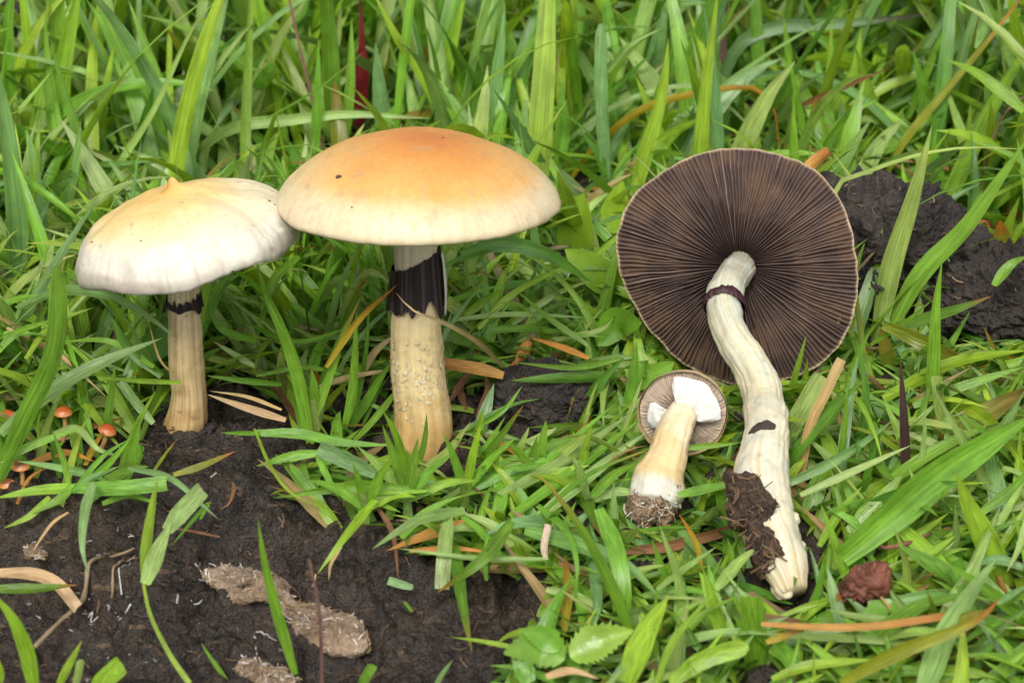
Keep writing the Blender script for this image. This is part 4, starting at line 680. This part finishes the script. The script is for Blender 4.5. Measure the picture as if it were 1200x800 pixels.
 ([(30, 545), (75, 530), (110, 540)], 9, 'o', (.4, .5)), ([(100, 545), (112, 520), (122, 505)], 9, 'ya', (.3, .5)), ([(178, 555), (195, 530), (207, 515)], 4, 'yo', (.2, .4)), ([(300, 400), (260, 385), (240, 350)], 10, 'g', (1.2, 2.0)), ([(330, 450), (280, 445), (242, 440)], 9, 'g', (.8, 1.1)), ([(300, 430), (275, 415), (250, 400)], 8, 'l', (1., 1.5)), ([(285, 400), (283, 350), (292, 320)], 7, 'y'),
 ([(190, 440), (150, 405), (130, 370)], 16, 'd', (1.2, 2.0)), ([(180, 430), (130, 400), (70, 400)], 9, 'g', (1.4, 1.8)), ([(100, 400), (90, 370), (85, 350)], 16, 'b'), ([(30, 420), (60, 380), (110, 360)], 8, 'y', (1.5, 2.2)), ([(-5, 415), (20, 390), (60, 375)], 10, 'g', (1.6, 2.2)), ([(-5, 360), (20, 350), (50, 345)], 8, 'g', (2.0, 2.4)), ([(50, 380), (48, 340), (52, 265)], 3, 's'),
 ([(0, 540), (40, 520), (100, 500)], 11, 'g', (.8, 1.1)), ([(120, 560), (70, 548), (20, 540)], 10, 'b', (.6, .8)), ([(20, 590), (35, 560), (60, 545)], 6, 'o', (.3, .5)), ([(120, 590), (150, 580), (185, 590)], 9, 'g', (.5, .5)), ([(50, 530), (45, 500), (48, 480)], 6, 'y'), ([(120, 545), (100, 500), (95, 490)], 7, 'g'),
 # on the bare mud
 ([(42, 815), (32, 765), (15, 725), (-8, 695)], 21, 'y', -.6, '', 'curved bright green blade at the foot of the mud'), ([(-12, 690), (40, 689), (92, 685)], 13, 'go', (.7, .75), '', 'flat green blade with an orange edge lying over the dead leaf'), ([(-10, 671), (35, 672), (65, 683), (90, 712)], 15, 's', (.5, .25), 'cut', 'dead straw-brown leaf lying on the bare mud'),
 ([(66, 808), (80, 780), (96, 750)], 11, 'y', -.2), ([(88, 808), (92, 790), (95, 772)], 10, 'l', -.1, 'round'), ([(108, 815), (122, 798), (144, 778)], 25, 'y', -.1, 'cut', 'square-torn bright green blade stump in the bare mud'), ([(-8, 815), (0, 790), (-2, 770)], 12, 'y', -.1), ([(109, 566), (100, 600), (97, 640), (104, 675)], 14, 'b', (.9, .45, .3), '', 'grey-green blade drooping onto the bare mud'),
 ([(268, 800), (250, 775), (235, 752)], 6, 'g', -.2), ([(484, 688), (455, 680)], 10, 'b', (.2, .2), 'cut', 'small cut piece of green blade lying on the mud'), ([(483, 716), (474, 705)], 4, 'g', (.15, .15), 'cut', 'tiny green clipping lying on the mud'), ([(258, 629), (225, 622), (198, 618)], 3.5, 'n', (.25, .35)), ([(80, 600), (62, 612), (45, 635), (36, 652)], 4, 's', (.5, .2)), ([(265, 560), (274, 572), (268, 590), (257, 597)], 6, 'n', (.2, .2, .1)),
]
for e in BL: blade(*e)
# ---- jointed shoot bent over the mud: several blades on one runner
sh = thing('grass_shoot', on_ground(222, 798, 0), 'jointed pale green grass shoot bending down onto the bare mud', 'grass shoot')
for e in (([(222, 800), (200, 768), (177, 722), (168, 683)], 7, 'y', (.2, 1.0), 'stalk', 'stem'), ([(170, 684), (186, 642), (200, 612)], 21, 'l', (1.0, 1.4), '', 'blade'), ([(170, 684), (172, 640), (180, 585), (185, 560)], 15, 'y', (1.0, 1.2), '', 'blade'), ([(195, 622), (212, 600), (237, 573)], 22, 'l', (1.3, 1.5), 'cut', 'blade')):
    blade(*e[:5], name=e[5], parent=sh)
sh = thing('grass_shoot', on_ground(75, 572, 0), 'flattened runner of green blades lying along the edge of the mud', 'grass shoot')
for e in (([(85, 571), (140, 571), (195, 566)], 18, 'g', (.7, .9), 'cut'), ([(95, 571), (45, 574), (-8, 584)], 13, 'y', (.7, .5), ''), ([(85, 568), (70, 585), (38, 602)], 12, 'g', (.7, .5), ''), ([(82, 572), (75, 540), (62, 505)], 9, 'g', (.6, 1.6), ''), ([(100, 568), (130, 540), (152, 514)], 10, 'g', (.6, 1.4), ''), ([(92, 574), (105, 562), (140, 546)], 9, 'b', (.7, .9), '')):
    blade(*e, parent=sh)
for (x, y), fan in {(478, 600): ((-60, -70), (-30, -95), (12, -80), (50, -60), (85, -30), (-90, -25)), (428, 610): ((-70, -40), (-15, -60), (35, -70), (60, -20)), (545, 590): ((-25, -75), (20, -90), (60, -70), (95, -40)), (630, 575): ((-40, -50), (10, -75), (70, -65)), (370, 500): ((-40, -85), (-5, -60), (30, -80)), (690, 600): ((-70, -35), (-20, -60), (55, -50), (70, -10))}.items():
    sh = thing('grass_shoot', on_ground(x, y, 0), {478: 'pale-jointed leafy grass shoot before the foot of the stout stem', 428: 'grass shoot rooted at the mud edge', 545: 'grass shoot fanning upward below the stout stem', 630: 'grass shoot below the small clod', 370: 'grass shoot between the two standing stems', 690: 'grass shoot next to the small mushroom stem end'}[x], 'grass shoot')
    blade([(x, y + 6), (x - 1, y - 14), (x - 3, y - 32)], 12, 'l', (.1, .9), 'stalk', name='stem', parent=sh)
    for dx, dy in fan: blade([(x, y - 14), (x + dx * .5, y - 20 + dy * .45), (x + dx, y - 8 + dy)], random.uniform(11, 16), random.choice('ggly'), (.5, .5 + .016 * abs(dy)), parent=sh)
# ---- broad leaves
for pts, w, col, mode, pr, lb in (
  ([(672, 312), (676, 270), (684, 226)], 44, 'y', -.3, 'leaf', 'oval pale green leaf standing beside the orange-topped cap'), ([(742, 345), (705, 322), (662, 292)], 40, 'y', (.9, 1.9), 'leaf', 'folded oval green leaf lying below the standing oval leaf'), ([(715, 300), (722, 255), (730, 212)], 40, 'y', 0, 'leaf', 'oval green leaf half hidden behind the dark-gilled cap'),
  ([(700, 405), (722, 378), (752, 378)], 40, 'g', (.5, 1.2), 'leaf', 'rounded green leaf tucked under the dark-gilled cap'), ([(742, 428), (760, 440), (790, 424)], 34, 'g', (.6, 1.2), 'leaf', 'curled green leaf above the small mushroom cap'), ([(860, 520), (840, 500), (825, 480)], 40, 'd', (.3, .6), 'leaf', 'dark green leaf behind the small mushroom'),
  ([(668, 770), (700, 752), (742, 738)], 42, 'y', (.8, 1.2), 'serr', 'serrated bright green leaf beside the mud'), ([(662, 772), (632, 758), (590, 765)], 46, 'g', (.8, 1.0), 'serr', 'larger serrated green leaf beside the mud'), ([(655, 762), (640, 748), (610, 738)], 30, 'g', (.9, 1.2), 'serr', 'small serrated green leaf at the mud margin'),
  ([(1010, 725), (1040, 712), (1055, 720)], 24, 'g', (.5, .6), 'leaf', 'small rounded leaf above the orange-brown straw'), ([(960, 415), (965, 395), (985, 372)], 22, 'y', (.8, 1.6), 'serr', 'small feathery green leaf against the rim of the dark-gilled cap'), ([(1045, 440), (1040, 420), (1032, 385)], 18, 'ol', -.2, 'leaf', 'small olive leaf before the black clod'),
  ([(1168, 335), (1175, 305), (1172, 258)], 30, 'yo', 0, 'leaf', 'yellowing leaf with red tip beyond the black clod'), ([(96, 395), (110, 375), (108, 345)], 34, 'g', 0, 'leaf', 'broad green leaf beneath the white pointed cap'), ([(160, 415), (190, 400), (212, 372)], 34, 'd', (1.0, 1.8), 'leaf', 'dark broad leaf behind the slender stem'),
  ([(1070, 560), (1090, 545), (1110, 540)], 34, 'g', (.3, .7), 'leaf', 'green leaf in the turf beside the purple withered shoot')):
    blade(pts, w, col, mode, pr, lb, name='leaf')
# ---- thread roots, stalks and white mycelium on the mud
def strand(pts, w, rgb, z, label, name='root_thread', cat='root', mat=M_ROOT):
    P = [on_ground(x, y, 0) for x, y in pts]; Q = spline(P, 24); Q[:, 2] = [max(surf(p[0], p[1]), low_ground(p[0], p[1]) - .1) + z for p in Q]
    Q[1:-1, 2] = .25 * Q[:-2, 2] + .5 * Q[1:-1, 2] + .25 * Q[2:, 2]; d = (Q[0] - CAM) @ FW; r = w * d / FPX / 2
    return put_tube(name, mat, None, lambda th, v, V: np.broadcast_to(np.array(rgb), V.shape) * (.8 + .2 * noise(V * 2)[..., None]) * (1 + .25 * fbm(V, 3, 2)[..., None]), path=Q[::2], rad=[r, r * 1.1, r, r * .8, r * .6], nu=8, nv=30, rough=r * .4, rfreq=4, origin=Q[0], label=label, cat=cat)
strand([(40, 758), (70, 728), (95, 705), (107, 675), (130, 655), (166, 639)], 6, (.30, .22, .13), .10, 'long tan root curving across the bare mud')
strand([(130, 702), (135, 680), (148, 660), (165, 652)], 3.5, (.28, .2, .12), .08, 'short tan rootlet beside the jointed shoot')
for pts, w, lb in (([(142, 692), (141, 675), (150, 663), (164, 660)], 3.5, 'forked white rootlet above the tan root'), ([(150, 664), (154, 652), (158, 645)], 2.5, 'fine white rootlet tip near the jointed shoot'), ([(139, 723), (152, 724), (160, 718), (173, 718)], 4, 'thick white thread touching the jointed shoot'), ([(208, 714), (211, 704)], 4, 'short white thread on brown mud'),
    ([(224, 703), (232, 702), (237, 697)], 3, 'small white branching thread near the pale crust'), ([(228, 655), (238, 668), (246, 676), (230, 674)], 3, 'white thread at the end of the pale crust'), ([(103, 718), (108, 712), (106, 724), (116, 716)], 3.5, 'white tangle beside the tan root'),
    ([(278, 785), (295, 786), (312, 780)], 4, 'white root strand beside the small pale crust'), ([(283, 772), (292, 780), (290, 795)], 4, 'branching white strand on the small pale crust'), ([(299, 752), (301, 768), (300, 780)], 3, 'upright white strand between the two pale crusts'), ([(300, 735), (312, 740), (325, 746)], 3, 'white strand under the pale crust'), ([(240, 564), (250, 569), (262, 566)], 3, 'grey thread on the upper mud')):
    strand(pts, w * .5, (.66, .63, .58), .02, lb)
strand([(995, 693), (1030, 689), (1060, 683), (1088, 672)], 6, (.22, .10, .06), .9, 'thin brown twig beside the reddish clod', 'twig', 'twig', M_STEM)
# ---- pale crust on the mud
def crust(pts, rad, label, seed):
    P = [on_ground(x, y, -.02) for x, y in pts]
    for p in P: p[2] = max(surf(p[0], p[1]), low_ground(p[0], p[1])) + .06
    V2, F, th, v, V, C, A, B, R = tube(path=P, rad=rad, nu=80, nv=130, flat=.45, caps=False, rough=.0, side=np.cross(norm(P[1] - P[0]), [0, 0, 1]))
    d = .16 * fbm(V, 1.6, 3, seed) + .07 * np.abs(noise(V * 6 + seed)) + .04 * np.abs(noise(V * 13 + seed)); V = V + norm(V - C[None]) * d[..., None]
    o = put('mycelium_crust', V, grid_faces(80, 130, True), M_CRUST, label=label, cat='crust'); top = V.reshape(-1, 3)[(V - C[None]).reshape(-1, 3)[:, 2] > 0]
    fv, ff_, fc = fibres(top, .02, max(20, int(400 * max(rad))), [(.34, .23, .12), (.48, .40, .31), (.58, .54, .50), (.22, .14, .07)], .04, .16, np.array([0, -.4, .9]), .012, int(seed * 10)); put('plant_fibres', fv, ff_, M_STRAW, o, col=fc, uv=np.zeros((len(fv), 2)), kind='stuff')
crust([(240, 671), (262, 684), (290, 697), (320, 716), (350, 730), (385, 742), (432, 765)], [.05, .22, .36, .42, .38, .24, .20, .30, .42, .44, .25, .05], 'pale tan and white mycelium crust lying on the black mud', 1.3)
crust([(283, 785), (305, 795), (350, 806)], [.05, .2, .25, .1], 'small pale fibrous crust lying apart from the long pale crust', 2.9)
crust([(38, 652), (45, 656), (54, 660)], [.02, .05, .06, .02], 'small tan crumb above the dead straw-brown leaf', 4.1)
# ---- tiny orange mushrooms
def tiny(px, py, rpx, sx, sy, label, rgb=(.50, .10, .02)):
    g = on_ground(sx, sy, -.05); d = (g - CAM) @ FW; d -= .3 * (sy - py) * d / FPX; c = at_depth(px, py, d); r = rpx * d / FPX; t = thing('mushroom', g, label, 'mushroom', 'tiny orange mushrooms in the mud')
    put_tube('stem', M_TINY, t, lambda th, v, V: mix((.42, .22, .07), (.56, .34, .14), v), path=[g, (g + c) / 2 + RT * .04, c], rad=[r * .28, r * .24, r * .24], nu=12, nv=14)
    V, F, cl_, uv = cap_mesh(c, norm(c - g + np.array([0, -.1, .15])), np.array([(0, .55), (.3, .5), (.6, .36), (.85, .12), (1, -.12), (.97, -.2), (.7, -.12), (.2, -.02)]) * r, lambda th, rr_, s, L: mix(np.array(rgb), np.array((.62, .24, .08)), sstep(.5, 1, rr_)), nu=32, bumpamp=.01)
    put('cap', V, F, M_TINY, t, col=cl_, uv=uv)
tiny(4, 490, 17, 14, 520, 'largest tiny orange mushroom beside the long broad blade'); tiny(74, 482, 11, 74, 518, 'tiny orange mushroom standing behind the grass runner'); tiny(126, 503, 11, 112, 535, 'tiny orange mushroom with a leaning yellow stem'); tiny(24, 545, 11, 24, 578, 'tiny brown-orange mushroom at the edge of the mud', (.16, .06, .025)); tiny(8, 566, 9, 16, 590, 'smallest dull brown mushroom at the edge of the mud', (.15, .05, .02))
# ---- reddish buds and crumbs
def bud(px, py, z, radii, label, rgb, name='bud', cat='bud'):
    c = on_ground(px, py, z); V, F, D = lump(c, radii, I3, 40, 26, .15, 1.5, .03, 4, px * .01)
    put(name, V, F, M_TINY, col=mix(np.array(rgb[0]), np.array(rgb[1]), sstep(-.5, .6, D[..., 2] + .3 * D[..., 0])), uv=np.stack([D[..., 0], D[..., 2]], -1), origin=c - np.array([0, 0, radii[2]]), label=label, cat=cat)
bud(1152, 272, .5, (.24, .2, .26), 'pink and yellow fleshy bud beside the black clod', ((.45, .36, .05), (.52, .13, .08))); bud(1192, 245, .7, (.22, .2, .30), 'red fleshy bud beyond the black clod', ((.40, .2, .08), (.42, .07, .05))); bud(1125, 250, .35, (.18, .12, .12), 'brown dry scrap on the rim of the black clod', ((.2, .09, .04), (.24, .10, .05)), 'dead_leaf_scrap', 'leaf scrap')
bud(200, 78, .5, (.14, .12, .14), 'small red bud in the turf behind the white pointed cap', ((.3, .06, .02), (.42, .06, .02)))
V, F, D = lump(on_ground(1012, 684, .75), (.36, .25, .34), I3, 90, 60, .3, 1.6, .18, 6, 8.); put('dung_crumb', V, F, M_STEM, col=np.broadcast_to((.15, .055, .035), V.shape) * (1 + .5 * fbm(V, 3, 3)[..., None]), uv=np.stack([D[..., 0], D[..., 2]], -1), label='reddish-brown crumb lying in the grass beside the soil-caked stem', cat='crumb')
blade([(938, 208), (955, 190), (972, 178)], 15, 'o', (2.9, 3.4), 'cut', 'rolled rusty dead leaf at the rim of the dark-gilled cap', name='dead_leaf')
# ---- loose fibres and crumbs strewn over the mud
pts = []
while len(pts) < 1500:
    x, y = rng.uniform(-11.5, 5), rng.uniform(-11.5, 1.5); pts.append((x, y, surf(x, y) + .012))
fv, ff_, fc = fibres(np.array(pts), 0.0, 1700, [(.07, .045, .03), (.12, .075, .042), (.05, .034, .025), (.20, .13, .07), (.03, .02, .016), (.09, .06, .04)], .05, .38, np.array([0, 0, 1.]), .014, 12)
put('plant_fibres', fv, ff_, M_STRAW, origin=(0, 0, 0), col=fc, uv=np.zeros((len(fv), 2)), kind='stuff', label='fine brown plant fibres strewn over the wet mud', cat='fibres')
fv, ff_, fc = fibres(np.array([on_ground(rng.normal(115, 75), rng.normal(705, 45)) for _ in range(160)]) + np.array([0, 0, .03]), .0, 90, [(.45, .42, .38), (.6, .57, .53), (.3, .24, .18)], .02, .12, np.array([0, 0, 1.]), .009, 13)
put('mycelium_threads', fv, ff_, M_ROOT, origin=(0, 0, 0), col=fc, uv=np.zeros((len(fv), 2)), kind='stuff', label='fine white mycelium flecks on the dark mud', cat='mycelium')
# ------------------------------------------------------------------ the rest of the turf
def inside(px, py, poly):
    poly = np.asarray(poly, float); r = np.zeros(px.shape, bool); x1, y1 = poly[-1]
    for x2, y2 in poly:
        c = ((y1 > py) != (y2 > py)); xx = (x2 - x1) * (py - y1) / (y2 - y1 + 1e-9) + x1; r ^= c & (px < xx); x1, y1 = x2, y2
    return r
MUD = [(-60, 590), (60, 600), (150, 592), (190, 560), (180, 515), (170, 490), (205, 490), (250, 455), (330, 470), (300, 520), (300, 590), (330, 620), (400, 650), (470, 650), (560, 668), (640, 690), (620, 730), (570, 765), (575, 900), (-80, 900)]
SOILGAPS = [[(250, 458), (340, 472), (335, 500), (250, 500)], [(530, 450), (600, 452), (690, 455), (690, 470), (600, 525), (560, 505), (530, 500)], [(380, 455), (462, 440), (462, 500), (400, 480)]]
dep = lambda P: float((np.asarray(P) - CAM) @ FW)
HIDE = [([(85, 330), (95, 290), (140, 240), (210, 210), (290, 218), (345, 250), (350, 285), (300, 328), (200, 348)], dep(cc1) + .3), ([(200, 345), (252, 335), (250, 500), (195, 515)], dep(b1)), ([(325, 235), (340, 190), (420, 155), (500, 148), (600, 165), (660, 210), (660, 250), (600, 285), (480, 295), (380, 280)], dep(cc2) + .3), ([(460, 285), (525, 285), (532, 505), (460, 505)], dep(b2)),
        ([(x + (x - 865) * .02, y + (y - 312) * .02) for x, y in OUT3], dep(O3) + .6), ([(826, 310), (880, 300), (905, 400), (925, 480), (925, 560), (950, 650), (945, 705), (905, 700), (858, 590), (868, 520), (840, 400)], dep(base3) + 2.2), ([(748, 480), (770, 440), (805, 432), (850, 470), (850, 510), (815, 540), (800, 600), (760, 615), (733, 595), (765, 520)], dep(base4) + 1.0),
        ([(985, 200), (1060, 200), (1110, 240), (1165, 300), (1200, 345), (1210, 395), (1010, 395)], dep(on_ground(1080, 430)))]
ZK = np.full((202, 302), 1e9); ZM = np.full((202, 302), 1e9)                     # nearest thing already placed, in 4-pixel cells: loose turf keeps out of its way
for o in list(bpy.data.objects):
    if o.type != 'MESH' or o.get('kind') in ('stuff', 'structure') or o.name.startswith('dung_clod'): continue
    co = np.empty(len(o.data.vertices) * 3, np.float32); o.data.vertices.foreach_get('co', co); og = ORIG[o.name]
    co = co.reshape(-1, 3).astype(float) / S + og
    if o.name.startswith(('grass_leaf', 'dry_grass', 'leaf', 'dead', 'blade')): q = co.reshape(-1, 5, 3)[:, ::2]; q = np.concatenate([q, .5 * (q[1:] + q[:-1]).repeat(1, 0)], 0); co = q.reshape(-1, 3)
    px, py, d = project(co); ix, iy = (px // 4).astype(int) + 1, (py // 4).astype(int) + 1; k = (ix >= 0) & (ix < 302) & (iy >= 0) & (iy < 202); np.minimum.at(ZM, (iy[k], ix[k]), d[k] - .05)
    if ('group' not in o and o.parent is None) or o.name.startswith(('cap', 'stem', 'bud')): np.minimum.at(ZK, (iy[k], ix[k]), d[k] - .05)
def spread(Z0, n):
    out = Z0.copy()
    for dy in range(-n, n + 1):
        for dx in range(-n, n + 1): out = np.minimum(out, np.roll(np.roll(Z0, dy, 0), dx, 1))
    out[out > 1e8] = -1; return out
ZM = spread(ZM, 1); ZK = spread(ZK, 2)
def turf(N, seed, xr, yr, L, W, e0, bend, K, palette, accept_mud=False, guard=.93, lim=.22):
    r = np.random.default_rng(seed); x = r.uniform(*xr, N); y = r.uniform(*yr, N)
    clump = fbm(np.stack([x, y, 0 * x], -1), .35, 2, 3.)
    k = (np.abs(x) < (y - CAM[1]) * .30 + 3); x, y, clump = x[k], y[k], clump[k]; N = len(x)
    az = r.uniform(0, 2 * np.pi, N) + .8 * clump; l = r.uniform(*L, N) * (1 + .25 * clump); w = r.uniform(*W, N) / 2 * np.where(r.random(N) < .12, .5, 1); el = np.radians(r.uniform(*e0, N)); bd = np.radians(r.uniform(*bend, N))
    t = np.linspace(0, 1, K); e = el[:, None] - bd[:, None] * t[None] ** 1.4; az2 = az[:, None] + r.normal(0, .25, N)[:, None] * t[None] ** 2
    st = np.stack([np.cos(e) * np.cos(az2), np.cos(e) * np.sin(az2), np.sin(e)], -1) * (l / (K - 1))[:, None, None]
    C = np.concatenate([np.zeros((N, 1, 3)), np.cumsum(st[:, :-1], 1)], 1); C[..., 0] += x[:, None]; C[..., 1] += y[:, None]; C[..., 2] += low_ground(x, y)[:, None] - .08
    g = low_ground(C[..., 0], C[..., 1]) + .06; C[..., 2] = np.where(t[None] > .15, np.maximum(C[..., 2], g), C[..., 2])
    px, py, d = project(C); bad = np.zeros(N, bool)
    if not accept_mud:
        bad |= inside(px, py, MUD).any(1)
        for s in SOILGAPS: bad |= inside(px, py, s).any(1) & (r.random(N) < .93)
    pe = np.concatenate([px, .5 * (px[:, 1:] + px[:, :-1])], 1); ye = np.concatenate([py, .5 * (py[:, 1:] + py[:, :-1])], 1); de = np.concatenate([d, .5 * (d[:, 1:] + d[:, :-1])], 1)
    for poly, dm in HIDE: bad |= (inside(pe, ye, poly) & (de < dm)).any(1)
    ix, iy = np.clip((pe // 4).astype(int) + 1, 0, 301), np.clip((ye // 4).astype(int) + 1, 0, 201); on = (pe > 0) & (pe < 1200) & (ye > 0) & (ye < 800)
    cover = ((de < ZM[iy, ix]) & on).mean(1); bad |= (cover > lim) & (r.random(N) < guard)
    bad |= (((de < ZK[iy, ix]) & on).sum(1) > 0) & (r.random(N) < .94)
    bad |= ((C - CAM) @ FW < 18).any(1); bad |= ((px < -260) | (px > 1460) | (py < -900) | (py > 1050)).all(1)
    # nothing may run through the flesh of the mushrooms
    for cen, rad in ((cc2, 2.75), (cc1, 2.2), (O3, 2.2), (O4, .8)): bad |= (np.linalg.norm((C - cen) / np.array([rad, rad, .9 if cen is cc1 or cen is cc2 else rad * .8]), axis=-1) < 1).any(1)
    ok = ~bad; C, w, N, az2, l = C[ok], w[ok], ok.sum(), az2[ok], l[ok]
    sd = np.stack([-np.sin(az2), np.cos(az2), 0 * az2], -1); T = norm(np.gradient(C, axis=1)); nn = np.cross(T, sd); ro = r.normal(0, .5, N)[:, None] + np.linspace(-.4, .4, K)[None] * r.normal(0, 1, N)[:, None]
    sd = norm(sd * np.cos(ro)[..., None] + nn * np.sin(ro)[..., None]); prof = wprof(t, ''); W_ = w[:, None] * prof[None]
    ci = r.choice(len(palette), N); cb = np.array([G[palette[i]][0] for i in ci]); ct = np.array([G[palette[i]][1] for i in ci]); ts = np.array([G[palette[i]][2] for i in ci])
    j = (r.uniform(.80, 1.16, N)[:, None] * np.stack([r.uniform(.88, 1.15, N), np.ones(N), r.uniform(.7, 1.3, N)], -1)); return C, sd, W_, r.uniform(.1, .4, N) * r.choice([1, 1, -1], N), cb * j, ct * j, ts, l
PAL = ['g'] * 8 + ['y'] * 8 + ['b'] * 4 + ['d'] * 2 + ['l'] * 4 + ['gy']
PALF = ['g'] * 8 + ['y'] * 7 + ['b'] * 3 + ['d'] * 2 + ['l'] * 5 + ['gy', 'go', 's']
LOWP = ['d'] * 4 + ['g'] * 6 + ['y'] * 4 + ['s', 'n', 'o', 'ol']
LOWB = ['d'] * 3 + ['g'] * 7 + ['y'] * 6 + ['b'] * 2 + ['l'] * 2 + ['ol']
sets = [turf(7500, 101, (-26, 26), (3.5, 46), (3.6, 8.0), (.30, .66), (40, 88), (5, 80), 10, PAL), turf(3200, 102, (-16, 16), (-3.5, 5.5), (1.6, 4.6), (.18, .36), (35, 85), (10, 95), 10, PALF),
        turf(3300, 103, (-3, 15), (-15, -1), (1.2, 3.4), (.14, .38), (15, 70), (5, 90), 10, PALF), turf(1900, 104, (-15, -3), (-5, 4), (1.4, 4.0), (.14, .32), (25, 80), (5, 90), 10, PALF)]
low = [turf(7000, 105, (-20, 20), (-15, 10), (.9, 2.4), (.14, .32), (5, 50), (0, 50), 7, LOWP, lim=.45), turf(5000, 107, (-1, 14), (-13, 1), (.7, 1.9), (.14, .34), (5, 55), (0, 60), 7, PALF, lim=.5), turf(10000, 106, (-26, 26), (3, 48), (1.8, 4.2), (.26, .55), (20, 80), (0, 70), 7, LOWB, lim=.4)]
# the largest of the rest are things of their own, up to three hundred in all
n_single = sum(1 for o in bpy.data.objects if o.name.startswith(('grass_leaf', 'dry_grass_leaf'))); want = max(0, 300 - n_single)
vis = []
for si, s in enumerate(sets):
    px, py, d = project(s[0]); fr_ = ((px > 0) & (px < 1200) & (py > 0) & (py < 800)).mean(1); area = fr_ * s[7] * s[2].max(1) / d.mean(1) ** 2
    vis += [(a, si, i) for i, a in enumerate(area)]
vis.sort(reverse=True); take = {}
for a, si, i in vis[:want]: take.setdefault(si, []).append(i)
for si, s in enumerate(sets):
    idx = np.array(sorted(take.get(si, [])), int); rest = np.setdiff1d(np.arange(len(s[0])), idx)
    for i in idx:
        V, F, c, uv = blade_batch(*[q[i:i + 1] for q in s[:7]]); bx_, by_, _ = project(s[0][i, 0]); reg = region(float(bx_), float(by_)); lb = 'green blade of the dense turf ' + reg.replace('in the turf ', '')
        put('grass_leaf', V, F, M_GRASS, None, s[0][i, 0], c, uv + i * .7, label=lb, cat='grass blade', group=lb.replace(' blade ', ' blades '))
    V, F, c, uv = blade_batch(*[q[rest] for q in s[:7]])
    put('turf', V, F, M_GRASS, None, (0, 0, 0), c, uv, label=['dense green turf behind the mushrooms', 'green grass around the mushroom stems', 'tangled grass around the uprooted mushrooms', 'short grass around the tiny orange mushrooms'][si], cat='grass', kind='stuff')
for s, lb in zip(low, ('low thatch of short and dead grass close to the soil', 'short lush grass under the uprooted mushrooms', 'low thatch under the turf behind the mushrooms')):
    V, F, c, uv = blade_batch(*s[:7]); put('turf_thatch', V, F, M_GRASS, None, (0, 0, 0), c, uv, label=lb, cat='grass', kind='stuff')
